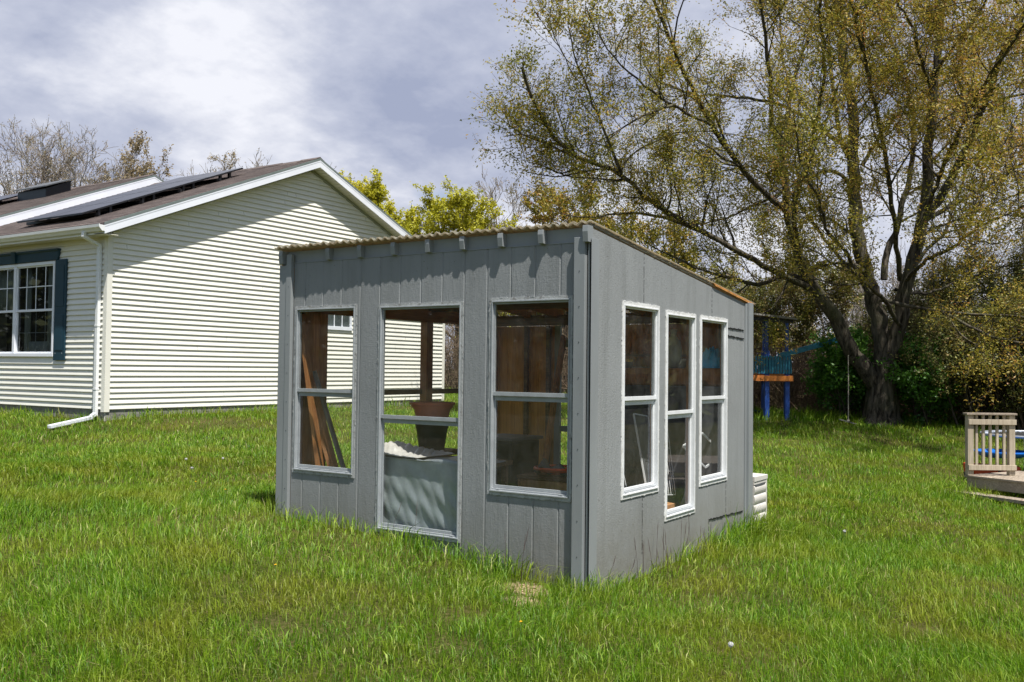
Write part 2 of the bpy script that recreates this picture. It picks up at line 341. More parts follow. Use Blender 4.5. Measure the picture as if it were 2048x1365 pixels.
class MB:
    """collects shapes in world coordinates and links them as one mesh object"""
    def __init__(s): s.v = []; s.f = []
    def add(s, vs, fs):
        n = len(s.v); s.v += [tuple(v) for v in vs]; s.f += [tuple(n + i for i in f) for f in fs]; return s
    def box(s, x0, x1, y0, y1, z0, z1):
        x0, x1 = min(x0, x1), max(x0, x1); y0, y1 = min(y0, y1), max(y0, y1); z0, z1 = min(z0, z1), max(z0, z1)
        vs = [(x0, y0, z0), (x1, y0, z0), (x1, y1, z0), (x0, y1, z0), (x0, y0, z1), (x1, y0, z1), (x1, y1, z1), (x0, y1, z1)]
        return s.add(vs, [(0, 3, 2, 1), (4, 5, 6, 7), (0, 1, 5, 4), (1, 2, 6, 5), (2, 3, 7, 6), (3, 0, 4, 7)])
    def bar(s, a, b, w_, h, up=(0, 0, 1)):
        a = Vector(a); b = Vector(b); d = (b - a).normalized(); up = Vector(up)
        if abs(d.dot(up)) > 0.98: up = Vector((1, 0, 0))
        x = d.cross(up).normalized(); y = x.cross(d)
        vs = []
        for p in (a, b):
            for sx, sy in ((-1, -1), (1, -1), (1, 1), (-1, 1)): vs.append(p + x * (sx * w_ / 2) + y * (sy * h / 2))
        return s.add(vs, [(0, 1, 2, 3), (7, 6, 5, 4), (0, 4, 5, 1), (1, 5, 6, 2), (2, 6, 7, 3), (3, 7, 4, 0)])
    def tube(s, pts, rad, n=8, cap=True):
        pts = [Vector(p) for p in pts]
        if isinstance(rad, (int, float)): rad = [rad] * len(pts)
        vs = []; fs = []; x = None
        for i, p in enumerate(pts):
            d = (pts[min(i + 1, len(pts) - 1)] - pts[max(i - 1, 0)]).normalized()
            if x is None: x = d.cross(Vector((0.3, 0.2, 1) if abs(d.z) < 0.9 else (1, 0, 0))).normalized()
            else: x = (x - d * x.dot(d)).normalized()
            y = d.cross(x)
            for k in range(n):
                a = 2 * pi * k / n; vs.append(p + (x * cos(a) + y * sin(a)) * rad[i])
        for i in range(len(pts) - 1):
            for k in range(n): fs.append((i * n + k, i * n + (k + 1) % n, (i + 1) * n + (k + 1) % n, (i + 1) * n + k))
        if cap: fs.append(tuple(range(n - 1, -1, -1))); fs.append(tuple((len(pts) - 1) * n + k for k in range(n)))
        return s.add(vs, fs)
    def lathe(s, c, prof, n=24, cap=False):
        vs = []; fs = []
        for r_, z in prof:
            for k in range(n): vs.append((c[0] + r_ * cos(2 * pi * k / n), c[1] + r_ * sin(2 * pi * k / n), c[2] + z))
        for i in range(len(prof) - 1):
            for k in range(n): fs.append((i * n + k, i * n + (k + 1) % n, (i + 1) * n + (k + 1) % n, (i + 1) * n + k))
        if cap: fs.append(tuple(range(n - 1, -1, -1))); fs.append(tuple((len(prof) - 1) * n + k for k in range(n)))
        return s.add(vs, fs)
    def prism(s, poly, off):
        n = len(poly); off = Vector(off); vs = [Vector(p) for p in poly] + [Vector(p) + off for p in poly]
        fs = [tuple(range(n)), tuple(range(2 * n - 1, n - 1, -1))] + [(i, n + i, n + (i + 1) % n, (i + 1) % n) for i in range(n)]
        return s.add(vs, fs)
    def build(s, name, m, parent=None, bev=0.0, smooth=False):
        me = bpy.data.meshes.new(name); me.from_pydata(s.v, [], s.f); me.update()
        bm = bmesh.new(); bm.from_mesh(me); bmesh.ops.recalc_face_normals(bm, faces=bm.faces); bm.to_mesh(me); bm.free()
        o = link(name, me, m, parent)
        if smooth:
            for p in me.polygons: p.use_smooth = True
        if bev:
            b = o.modifiers.new('bevel', 'BEVEL'); b.width = bev; b.segments = 2; b.limit_method = 'ANGLE'; b.angle_limit = radians(40)
        return o

# ================================================================== terrain
CP = np.array([(0, 0, -.08), (5.6, 3.05, -.035), (5.6, 6.0, .22), (8.8, 3.06, -.08), (9.2, 3.0, -.10), (10.3, 15.5, .48), (20.3, 15.5, .46), (12, 2, -.23), (14.4, 1.9, -.29),
  (26.2, 5.7, .03), (24.7, 8, .13), (20, 4, -.16), (-5, 5, .02), (0, 15, .4), (0, 25, .5), (5, -5, -.28), (30, 0, -.1), (30, 20, .4), (40, 40, .5), (60, 0, 0.1), (8.9, 15.1, .27), (8.9, 17.5, .38), (8.6, 12, .28), (8.8, 6, .12), (10.3, 26, .62), (-20, -10, -.2), (20, -20, -.5), (70, 70, 1.0)], dtype=float)
def _tps(r2): return np.where(r2 > 1e-9, 0.5 * r2 * np.log(np.maximum(r2, 1e-9)), 0.0)
_n = len(CP); _K = _tps(((CP[:, None, :2] - CP[None, :, :2]) ** 2).sum(-1)) + np.eye(_n) * 2.0
_P = np.c_[np.ones(_n), CP[:, :2]]
_A = np.block([[_K, _P], [_P.T, np.zeros((3, 3))]]); _w = np.linalg.solve(_A, np.r_[CP[:, 2], 0, 0, 0])
def gz(x, y):
    x = np.asarray(x, float); y = np.asarray(y, float); sh = x.shape; xf = np.clip(x.ravel(), -25, 75); yf = np.clip(y.ravel(), -25, 75); out_ = np.zeros(len(xf))
    for i in range(0, len(xf), 100000):
        a, b = xf[i:i + 100000], yf[i:i + 100000]
        out_[i:i + 100000] = _tps((a[:, None] - CP[None, :, 0]) ** 2 + (b[:, None] - CP[None, :, 1]) ** 2) @ _w[:_n] + _w[_n] + _w[_n + 1] * a + _w[_n + 2] * b
    bmp = 0.018 * np.sin(x.ravel() * 1.7 + 1.3 * np.sin(y.ravel() * .9)) + 0.014 * np.sin(y.ravel() * 2.3 + x.ravel() * .6)
    return (out_ + bmp).reshape(sh)
def gzs(x, y): return float(gz(np.array([x]), np.array([y]))[0])
BARE = ((5.35, 3.38, .16), (5.06, 3.22, .12))
def build_ground():
    xs = np.unique(np.round(np.r_[np.linspace(-600, -12, 12), np.arange(-12, 45, .3), np.linspace(45, 80, 18), np.linspace(80, 900, 14)], 3)); ys = xs
    X, Y = np.meshgrid(xs, ys, indexing='ij'); Z = gz(X, Y)
    V = np.stack([X, Y, Z], -1).reshape(-1, 3); n, m = X.shape; i = np.arange(n - 1)[:, None] * m + np.arange(m - 1)[None, :]
    Q = np.stack([i, i + m, i + m + 1, i + 1], -1).reshape(-1, 4)
    m_, t, b, o = nmat('lawn_soil')
    a = noise(t, 0.7, 5, 0.6); c = ramp(t, a, [(0.35, (0.030, 0.045, 0.008)), (0.6, (0.06, 0.06, 0.014)), (0.75, (0.13, 0.10, 0.045))])
    d = noise(t, 35, 6, 0.7); c = mixc(t, ramp(t, d, [(0.45, 0.0), (0.7, 0.55)]), c, (0.20, 0.15, 0.075))
    for (bx, by, br) in BARE:
        tc = t.nodes.new('ShaderNodeTexCoord'); vm = t.nodes.new('ShaderNodeVectorMath'); vm.operation = 'DISTANCE'; vm.inputs[1].default_value = (bx, by, gzs(bx, by)); t.links.new(tc.outputs['Object'], vm.inputs[0])
        ns = noise(t, 9, 5, 0.7); ad = t.nodes.new('ShaderNodeMath'); ad.operation = 'MULTIPLY_ADD'; ad.inputs[1].default_value = br * 1.6; t.links.new(ns, ad.inputs[0]); t.links.new(vm.outputs['Value'], ad.inputs[2])
        c = mixc(t, ramp(t, ad.outputs[0], [(br * 1.45, 1.0), (br * 1.95, 0.0)]), c, (0.44, 0.32, 0.20))
    t.links.new(c, b.inputs['Base Color']); b.inputs['Roughness'].default_value = 1.0; b.inputs['Specular IOR Level'].default_value = 0.05
    bump(t, b, d, 0.8, 0.02)
    return tag(link('ground', np_mesh('ground', V, Q, smooth=True), m_), kind='structure')
build_ground()
# ================================================================== shed
ZT = 1.945
X0, Y0, X1, Y1 = 5.617, 3.059, 8.77, 6.02
shed = empty('garden_shed', (X0, Y0, 0.0), 'grey painted lean-to shed with six mismatched windows and a ragged corrugated roof', 'shed')
def roof_z(x): return 2.438 - 0.105 * (x - X0)
FW = lambda u, n, z: (X0 - n, u, z)       # front wall, n outward
SW = lambda u, n, z: (u, Y0 - n, z)       # side wall
def wall(fn, us, z0, ztop, holes, grooves, gw=0.017, gd=0.010, thick=0.016):
    """sheet siding with real grooves and real window openings; us=(u0,u1); ztop(u)"""
    ub = {us[0], us[1]}; zb = {z0}
    for g in grooves: ub |= {round(g - gw / 2, 4), round(g + gw / 2, 4)}
    for h in holes: ub |= {h[0], h[1]}; zb |= {h[2], h[3]}
    ub = sorted(u for u in ub if us[0] <= u <= us[1]); zb = sorted(zb)
    mb = MB(); nu = len(ub) - 1; nz = len(zb)
    def is_gr(i):
        m_ = (ub[i] + ub[i + 1]) / 2; return any(abs(m_ - g) < gw / 2 for g in grooves)
    def hole(i, j):
        mu = (ub[i] + ub[i + 1]) / 2; mz = (zb[j] + (zb[j + 1] if j + 1 < nz else 9)) / 2
        if j + 1 >= nz: return False
        return any(h[0] < mu < h[1] and h[2] < mz < h[3] for h in holes)
    def zz(j, u): return zb[j] if j < nz else ztop(u)
    for i in range(nu):
        a, b = ub[i], ub[i + 1]; n = -gd if is_gr(i) else 0.0
        for j in range(nz):
            if hole(i, j): continue
            nb = 0.0 if is_gr(i) else n
            q = [fn(a, n, zz(j, a)), fn(b, nb, zz(j, b)), fn(b, nb, zz(j + 1, b)), fn(a, n, zz(j + 1, a))]
            mb.add(q, [(0, 1, 2, 3)])
            q2 = [fn(a, -thick, zz(j, a)), fn(b, -thick, zz(j, b)), fn(b, -thick, zz(j + 1, b)), fn(a, -thick, zz(j + 1, a))]
            mb.add(q2, [(3, 2, 1, 0)])
            for (i2, uu) in ((i - 1, a), (i + 1, b)):
                if i2 < 0 or i2 >= nu or hole(i2, j): n2 = -thick
                else: n2 = (-gd if i2 > i else 0.0) if is_gr(i2) else 0.0
                if n2 < n - 1e-6: mb.add([fn(uu, n, zz(j, uu)), fn(uu, n2, zz(j, uu)), fn(uu, n2, zz(j + 1, uu)), fn(uu, n, zz(j + 1, uu))], [(0, 1, 2, 3)])
            for (j2, jj) in ((j - 1, j), (j + 1, j + 1)):
                if j2 < 0 or j2 >= nz or hole(i, j2):
                    mb.add([fn(a, n, zz(jj, a)), fn(b, n, zz(jj, b)), fn(b, -thick, zz(jj, b)), fn(a, -thick, zz(jj, a))], [(0, 1, 2, 3)])
    return mb
# (u0,u1,z0,z1,meeting rail z)
WF = [(5.180, 5.855, 0.590, 1.948, 1.258), (4.130, 4.935, 0.195, 1.942, 1.072), (3.205, 3.878, 0.570, 1.955, 1.274)]
WS = [(6.085, 6.705, 0.545, 1.945, 1.247), (6.835, 7.430, 0.300, 1.922, 1.121), (7.530, 8.165, 0.500, 1.920, 1.224)]
hf = [(a + .012, b - .012, c + .012, d - .012) for a, b, c, d, e in WF]; hs = [(a + .012, b - .012, c + .012, d - .012) for a, b, c, d, e in WS]
gro = [round(3.300 + 0.2045 * k, 4) for k in range(13)]
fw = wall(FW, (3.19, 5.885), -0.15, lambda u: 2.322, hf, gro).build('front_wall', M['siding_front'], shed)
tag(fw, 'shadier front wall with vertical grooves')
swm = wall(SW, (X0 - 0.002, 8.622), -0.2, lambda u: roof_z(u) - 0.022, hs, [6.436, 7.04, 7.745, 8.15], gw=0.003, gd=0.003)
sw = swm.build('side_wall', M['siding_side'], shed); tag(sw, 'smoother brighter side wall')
# patch seams with torn edges on the side wall
mb = MB()
rs = random.Random(3)
for (x0, x1, z0, z1) in ((8.175, 8.60, 1.850, 1.842), (8.175, 8.60, 1.778, 1.765), (7.75, 8.60, 0.186, 0.160)):
    k = 26; mb = MB()
    for i in range(k):
        xa = x0 + (x1 - x0) * i / k; xb = xa + (x1 - x0) / k * .8; zc = z0 + (z1 - z0) * i / k + rs.uniform(-.003, .003)
        mb.bar((xa, Y0 - 0.003, zc), (xb, Y0 - 0.003, zc + rs.uniform(-.004, .004)), 0.008, rs.uniform(.004, .016))
    mb.build('torn_seam', M['black_plastic'], shed)
rs = random.Random(12)
for (x, z0, z1) in ((6.436, 1.96, 2.34), (6.436, .10, .53), (8.155, .20, .48), (7.75, -.05, .186), (7.80, 1.93, 2.19)):
    z = z0; mb = MB()
    while z < z1:
        l = rs.uniform(.012, .06); mb.bar((x + rs.uniform(-.002, .002), Y0 - .001, z), (x + rs.uniform(-.002, .002), Y0 - .001, min(z + l, z1)), .003, rs.uniform(.0012, .004), (1, 0, 0)); z += l + rs.uniform(0, .02)
    mb.build('seam_crack', M['black_plastic'], shed)
# corner boards
MB().box(X0 - 0.040, X0 - 0.002, 3.088, 3.172, -0.15, 2.352).build('corner_board', M['trim'], shed, 0.002)
MB().box(X0 - 0.006, X0 - 0.0035, 3.077, 3.0865, -0.15, 2.33).build('corner_gap', M['black_plastic'], shed)
MB().box(X0 - 0.012, X0 - 0.0035, 3.059, 3.0765, -0.15, 2.335).build('corner_board', M['trim'], shed)
MB().box(X0 - 0.020, X0 + 0.001, 3.0455, 3.0585, -0.15, 2.335).build('corner_board', M['trim'], shed, 0.001)
MB().box(X0 - 0.020, X0 + 0.09, Y0 - 0.0115, Y0 - 0.0005, -0.15, 2.345).build('corner_board', M['trim'], shed, 0.001)
MB().box(X0 - 0.036, X0 - 0.002, 5.886, 5.945, -0.1, 2.395).build('corner_board', M['trim'], shed, 0.002)
MB().box(X0 - 0.030, X0 - 0.001, 5.947, 6.03, -0.1, 2.305).build('corner_board', M['trim'], shed, 0.002)
MB().box(8.624, 8.66, Y0 - 0.012, Y0 + 0.02, -0.2, 2.098).build('corner_board', M['trim'], shed, 0.001)
MB().box(8.662, 8.775, Y0 - 0.034, Y0 + 0.02, -0.2, 2.108).build('corner_board', M['trim'], shed, 0.002)
# header behind the rafter ends, painted grey
MB().box(X0 + 0.012, X0 + 0.03, 3.09, 6.02, 2.3225, 2.425).build('header_board', M['trim'], shed, 0.002)
MB().box(X0 - 0.004, X0 + 0.0115, 3.19, 5.885, 2.3225, 2.3285).build('header_ledge', M['trim'], shed)
# rafters
for k, y in enumerate([5.990, 5.475, 5.13, 4.78, 4.44, 4.115, 3.775, 3.435, 3.075]):
    pr = 0.034 + .0022 * k if 0 < k < 8 else 0.060
    h = 0.096 if 0 < k < 8 else 0.108
    x0 = X0 - pr; zt = roof_z(X0) - 0.014
    yy = y - 0.021
    poly = [(x0, yy, zt), (x0 - 0.004, yy, zt - h * .35), (x0 + 0.004, yy, zt - h), (X1 + .02, yy, roof_z(X1) - 0.014 - 0.09), (X1 + .02, yy, roof_z(X1) - 0.014)]
    if k == 8: poly = [(x0, yy, zt + .004), (x0 - 0.004, yy, zt - h * .35), (x0 + 0.004, yy, zt - h), (X0 - .002, yy, zt - h - .002), (X0 + .012, yy, zt - h * .8), (X0 + .012, yy, zt + .004)]
    MB().prism(poly, (0, 0.042, 0)).build('rafter', M['trim'] if k in (0, 8) else M['trim'], shed, 0.0015)
    if 0 < k < 8:
        MB().prism([(X0 + .035, yy - .0015, roof_z(X0) - .016), (X0 + .035, yy - .0015, roof_z(X0) - .108), (X1, yy - .0015, roof_z(X1) - .108), (X1, yy - .0015, roof_z(X1) - .016)], (0, 0.045, 0)).build('rafter', M['wood_int'], shed)
# purlins and inner beams
for x in (6.6, 7.6): MB().box(x, x + .04, Y0 + .02, Y1, roof_z(x) - .20, roof_z(x) - .112).build('purlin', M['wood_dark'], shed)
MB().box(X0 + .02, X1 - .05, 5.985, 6.025, 1.925, 2.04).build('top_beam', M['wood_x'], shed, .002)
MB().box(8.66, 8.70, Y0 + .03, 5.98, 1.93, 2.04).build('top_beam', M['wood_dark'], shed, .002)
MB().box(X0 + .03, X0 + .07, 3.1, 5.98, 1.97, 2.06).build('top_beam', M['wood_dark'], shed, .002)
MB().box(X0 + .09, X1 - .05, 5.99, 6.02, 1.195, 1.245).build('side_rail', M['wood_dark'], shed, .002)
for (a, b, c, d) in ((5.80, 5.90, 5.93, 6.02), (5.97, 6.07, 5.93, 6.02), (7.475, 7.575, 5.935, 6.02), (8.66, 8.75, 5.935, 6.02)):
    MB().box(a, b, c, d, -.1, 1.924).build('post', M['wood_int'], shed, .003)
# short gable above the open side, closed wall from the front corner to the first post
MB().prism([(X0, 6.026, 2.041), (X1, 6.026, 2.041), (X1, 6.026, roof_z(X1) - .02), (X0, 6.026, roof_z(X0) - .02)], (0, .012, 0)).build('upper_panel', M['wood_panel'], shed)
MB().box(X0, 5.86, 6.028, 6.04, -.1, 2.038).build('end_panel', M['wood_panel'], shed)
MB().box(X0 + .1, X1 - .05, 6.028, 6.045, -.1, .22).build('skirt_board', M['wood_dark'], shed)
# back wall: boards with a door gap
mb = MB()
yb = 5.20
while yb < 5.97:
    mb.box(8.745, 8.765, yb, min(yb + .098, 5.98), -.1, 1.925); yb += .101
mb.build('back_panel', M['wood_panel'], shed)
mb = MB(); yb = 3.09
while yb < 4.9:
    mb.box(8.745, 8.765, yb, min(yb + .148, 4.94), -.1, 1.925); yb += .151
mb.build('back_panel', M['wood_panel'], shed)
for y in (5.52, 5.24, 4.52, 3.9, 3.3): MB().box(8.70, 8.742, y, y + .042, -.1, 1.925).build('stud', M['wood_dark'], shed)
MB().box(8.735, 8.768, 5.125, 5.195, -.1, 1.925).build('door_frame', M['trim'], shed)
MB().box(8.735, 8.768, 4.945, 4.975, -.1, 1.925).build('door_frame', M['trim'], shed)
for a, b in ((.80, .86), (1.7, 1.78), (.2, .3)): MB().box(8.735, 8.768, 4.976, 5.124, a, b).build('door_rail', M['trim'], shed)
MB().box(X0 + .02, X1, Y0 + .02, 6.02, -.02, 0.02).build('floor', M['wood_dark'], shed)
# inside lining of the front and side walls
for y in (3.17, 4.0, 5.03, 5.90): MB().box(X0 + .018, X0 + .09, y - .02, y + .02, 0, 1.97).build('stud', M['wood_int'], shed)
for x in (5.95, 6.77, 7.48, 8.25): MB().box(x - .02, x + .02, Y0 + .018, Y0 + .09, 0, 1.97).build('stud', M['wood_int'], shed)
# corrugated roof: two worn sheets whose edges are ragged
def roof_sheet(x0, x1, y0, y1, dz, seed, mat, amp=0.0095, name='corrugated_roof', rag=0.0025, per=0.0715, front=None):
    r_ = np.random.default_rng(seed); ny = int((y1 - y0) / per * 12); ys = np.linspace(y0, y1, ny); nx = 40
    V = []
    jag = np.interp(ys, np.linspace(y0, y1, 90), r_.normal(0, rag, 90)); jz = np.interp(ys, np.linspace(y0, y1, 70), r_.normal(0, .004, 70))
    for layer in (0, 1):
        for i in range(nx):
            t = i / (nx - 1); e_ = (1 - t) ** 12
            fr = front(ys) if front is not None else x0
            x = (fr + jag * 1.0) * (1 - t) + (x1 + .0) * t
            z = roof_z(X0) - .105 * (x - X0) + dz + amp * np.cos(2 * pi * (ys - 3.05) / per) + jz * e_ - layer * 0.0035 * (1 + 1.6 * e_)
            V.append(np.stack([x, ys, z], -1))
    V = np.array(V); idx = np.arange(2 * nx * ny).reshape(2, nx, ny); Q = []
    for L in (0, 1):
        a = idx[L]; q = np.stack([a[:-1, :-1], a[1:, :-1], a[1:, 1:], a[:-1, 1:]], -1).reshape(-1, 4); Q.append(q if L == 0 else q[:, ::-1])
    for a, b in ((idx[0, 0], idx[1, 0]), (idx[1, -1], idx[0, -1])): Q.append(np.stack([a[:-1], a[1:], b[1:], b[:-1]], -1))
    for a, b in ((idx[1, :, 0], idx[0, :, 0]), (idx[0, :, -1], idx[1, :, -1])): Q.append(np.stack([a[:-1], a[1:], b[1:], b[:-1]], -1))
    return link(name, np_mesh(name, V, np.concatenate(Q), smooth=True), mat, shed)
fr_edge = lambda ys: X0 - 0.036 - 0.052 * (ys - 3.05) / 3.0
roof_sheet(0, X1 + .14, 3.045, 6.035, .012, 5, M['roofsheet'], front=lambda ys: fr_edge(ys))
roof_sheet(0, X1 + .12, 3.06, 6.03, .017, 9, M['roofsheet'], front=lambda ys: fr_edge(ys) + .018, rag=.003, amp=.008)
# ragged fibres and crumbs along the front edge
mb = MB(); rs = random.Random(5)
for k in range(300):
    y = rs.uniform(3.07, 6.07); x = X0 - .035 - .045 * (y - 3.05) / 3.0 + rs.uniform(.002, .03); z = roof_z(X0) + .012 + .0115 * cos(2 * pi * (y - 3.05) / .0715) + rs.uniform(-.004, .014)
    l = rs.uniform(.004, .013)
    mb.bar((x, y, z), (x - rs.uniform(.000, .004), y + rs.uniform(-l, l), z + rs.uniform(-.008, .006)), l * .7, l * .5)
mb.build('roof_edge_crust', M['roofsheet'], shed)['kind'] = 'stuff'
# side edge of the sheet: pale strip, then orange broken strip towards the back
MB().prism([(X0 - .03, Y0 - .004, roof_z(X0) + .012), (X0 - .02, Y0 - .004, roof_z(X0) - .008), (7.85, Y0 - .004, roof_z(7.85) - .010), (7.85, Y0 - .004, roof_z(7.85) + .006)], (0, .014, 0)).build('roof_edge_strip', M['roofsheet'], shed)
MB().prism([(7.80, Y0 - .018, roof_z(7.80) + .014), (7.84, Y0 - .018, roof_z(7.84) - .004), (8.70, Y0 - .018, roof_z(8.70) - .008), (8.86, Y0 - .018, roof_z(8.86) + .010)], (0, .02, 0)).build('broken_edge_strip', M['rust'], shed)
mb = MB()
for k in range(120):
    x = rs.uniform(5.62, 8.6); l = rs.uniform(.006, .02); mb.bar((x, Y0 - .003, roof_z(x) + rs.uniform(-.004, .014)), (x + l, Y0 - rs.uniform(-.004, .008), roof_z(x) + rs.uniform(-.008, .010)), .008, rs.uniform(.003, .008))
mb.build('roof_edge_crust', M['roofsheet'], shed)['kind'] = 'stuff'

def shed_window(fn, u0, u1, z0, z1, zm, side):
    fm = M['white_peel'] if side else M['grey_peel']
    # frame (flange) is the window object; sashes and panes are its pieces
    fl = 0.016 if side else 0.012
    def B(mb, a, b, n0, n1, c, d):
        p = fn(a, n0, c); q = fn(b, n1, d); mb.box(p[0], q[0], p[1], q[1], p[2], q[2])
    mb = MB()
    B(mb, u0 - .008, u1 + .008, .0006, .0065, z1 - fl, z1 + .008); B(mb, u0 - .008, u1 + .008, .0006, .0075, z0 - .012, z0 + fl)
    B(mb, u0 - .008, u0 + fl, .0006, .006, z0 + fl, z1 - fl); B(mb, u1 - fl, u1 + .008, .0006, .006, z0 + fl, z1 - fl)
    # ragged caulk along the flange
    rs = random.Random(int(u0 * 1000))
    for k in range(70):
        s_ = rs.choice('tblr'); L = rs.uniform(.006, .03)
        if s_ in 'tb':
            a = rs.uniform(u0, u1 - L); zc = (z1 + .009) if s_ == 't' else (z0 - .014); B(mb, a, a + L, .0008, rs.uniform(.003, .008), zc - rs.uniform(.001, .004), zc + rs.uniform(.001, .005))
        else:
            a = rs.uniform(z0, z1 - L); uc = (u0 - .009) if s_ == 'l' else (u1 + .009); B(mb, uc - rs.uniform(.001, .004), uc + rs.uniform(.001, .004), .0008, rs.uniform(.003, .008), a, a + L)
    win = mb.build('window', fm, shed)
    inner = M['white_fr'] if side else M['alu']
    mb = MB(); i0, i1, j0, j1 = u0 + fl, u1 - fl, z0 + fl, z1 - fl; t_ = .010 if side else .010
    B(mb, i0, i1, -.045, .012, j1 - t_, j1); B(mb, i0, i1, -.045, .016, j0, j0 + t_); B(mb, i0, i0 + t_, -.045, .012, j0 + t_, j1 - t_); B(mb, i1 - t_, i1, -.045, .012, j0 + t_, j1 - t_)
    mb.build('frame', inner, win, .0015)
    i0 += t_; i1 -= t_; j0 += t_; j1 -= t_
    # sill track
    mb = MB(); B(mb, i0, i1, -.04, -.002, j0, j0 + .012); B(mb, i0 + .04, i0 + .07, -.002, .004, j0 + .004, j0 + .010); B(mb, i1 - .07, i1 - .04, -.002, .004, j0 + .004, j0 + .010)
    mb.build('sill_track', M['alu'], win)
    # upper sash further in, lower sash nearer
    mt = M['white_fr'] if side else M['alu']
    s_ = .014
    mb = MB(); B(mb, i0, i1, -.020, -.004, zm - .010, zm + .018); B(mb, i0, i1, -.020, -.006, j1 - s_, j1); B(mb, i0, i0 + .008, -.020, -.006, zm + .018, j1 - s_); B(mb, i1 - .012, i1, -.020, -.006, zm + .018, j1 - s_)
    mb.build('upper_sash', mt, win, .001)
    mb = MB(); B(mb, i0, i1, -.038, -.022, zm - .045, zm - .012); B(mb, i0, i1, -.038, -.022, j0 + .014, j0 + .034); B(mb, i0, i0 + .014, -.038, -.022, j0 + .034, zm - .045); B(mb, i1 - .014, i1, -.038, -.022, j0 + .034, zm - .045)
    mb.build('lower_sash', mt, win, .001)
    for (c, d, n) in ((zm + .018, j1 - s_, -.012), (j0 + .034, zm - .045, -.030)):
        p = [fn(i0 + .006, n, c), fn(i1 - .006, n, c), fn(i1 - .006, n, d), fn(i0 + .006, n, d)]
        MB().add(p, [(0, 1, 2, 3)]).build('pane', M['glass'], win)
    return win
wl = ['left front window, upper part showing leaning boards', 'tall middle front window', 'right front window beside the corner board', 'left side window', 'narrow middle side window set lower', 'right side window']
for i, (a, b, c, d, e_) in enumerate(WF): tag(shed_window(FW, a, b, c, d, e_, False), wl[i])
for i, (a, b, c, d, e_) in enumerate(WS): tag(shed_window(SW, a, b, c, d, e_, True), wl[3 + i])
# nail heads on the corner boards
for z in np.arange(.2, 2.3, .24):
    MB().box(X0 - .0425, X0 - .040, 3.126, 3.131, z, z + .005).build('nail_head', M['black'], shed); MB().box(X0 - .038, X0 - .036, 5.912, 5.917, z, z + .005).build('nail_head', M['black'], shed)

# ------------------------------------------------------------------ things inside the shed
def board(label, a, b, w_, t_, mat, group='boards leaning inside the shed'):
    up = (0.35, -1, 0.1)
    o = MB().bar(a, b, w_, t_, up).build('board', mat, None, .002); tag(o, label, 'board', group); return o
board('dark brown board in the left corner of the left front window', (5.76, 5.58, 0.03), (5.72, 5.90, 1.90), .10, .03, M['wood_int'])
board('orange-brown plank, shortest in the left front window', (5.93, 5.50, .03), (5.80, 5.86, 1.22), .045, .03, M['board_light'])
board('brown plank with a knot leaning beside the shortest plank', (5.99, 5.52, .03), (5.84, 5.88, 1.32), .09, .028, M['board_light'])
board('grey weathered plank leaning rightmost of the bundle in the left front window', (6.12, 5.52, .03), (5.88, 5.90, 1.42), .05, .025, M['board_grey'])
board('short tan plank at the lower right of the left front window', (5.93, 5.32, .03), (6.22, 5.60, 0.95), .05, .025, M['board_light'])
board('long brown plank slanting across the right front window', (7.0, 4.35, .03), (8.35, 4.86, 1.78), .10, .035, M['wood_int'])
def cloth(name, fn_top, nu, nv, mat):
    V = np.array([fn_top(i / (nu - 1), j / (nv - 1)) for i in range(nu) for j in range(nv)]); idx = np.arange(nu * nv).reshape(nu, nv)
    Q = np.stack([idx[:-1, :-1], idx[1:, :-1], idx[1:, 1:], idx[:-1, 1:]], -1).reshape(-1, 4)
    o = link(name, np_mesh(name, V, Q, smooth=True), mat); s_ = o.modifiers.new('thick', 'SOLIDIFY'); s_.thickness = .003; return o
# workbench box under a grey plastic sheet
wb = empty('work_table', (6.0, 4.6, 0), 'low table under a grey plastic sheet behind the middle front window', 'table')
MB().box(5.76, 6.3, 4.12, 5.08, .70, .735).build('tabletop', M['wood_dark'], wb)
for (x, y) in ((5.78, 4.15), (6.24, 4.15), (5.78, 5.02), (6.24, 5.02)): MB().box(x, x + .04, y, y + .04, .02, .70).build('leg', M['wood_dark'], wb)
def sheet(u, v):
    y = 4.08 + 1.06 * u; s_ = v * 1.25
    f = .5 + .5 * v
    wr = .012 * abs(sin(y * 5 + v * 4 + 1.2 * sin(v * 5))) + .010 * abs(sin(y * 11 - v * 5 + 1.5 * sin(y * 5))) + .007 * abs(sin(y * 31 + v * 23)) + .006 * sin(v * 37 + y * 17)
    if s_ < .45: return (6.15 - s_, y, .752 + .010 * sin(y * 9) * 1 + .006 * sin(s_ * 20 + y * 13))
    d = s_ - .45; return (5.735 - wr * min(1, d * 3) - .015, y, max(.745 - d * .92, .04) + .01 * sin(y * 7))
o = cloth('plastic_sheet', sheet, 90, 70, M['tarp_grey']); tag(o, 'grey crumpled plastic sheet hanging over the table in the middle front window', 'plastic sheet')
def wsheet(u, v):
    x = 5.70 + .50 * v; y = 4.62 + .50 * u
    h = .085 * math.exp(-((u - .70) ** 2) / .06 - ((v - .3) ** 2) / .3) + .012 * abs(sin(u * 17 + 3 * sin(v * 5))) + .010 * abs(sin(u * 31 - v * 19))
    return (x, y, .762 + h * min(1, u * 5) * min(1, v * 6 + .2))
o = cloth('plastic_sheet', wsheet, 50, 40, M['tarp_white']); tag(o, 'pale crumpled sheet bunched on top of the table', 'plastic sheet')
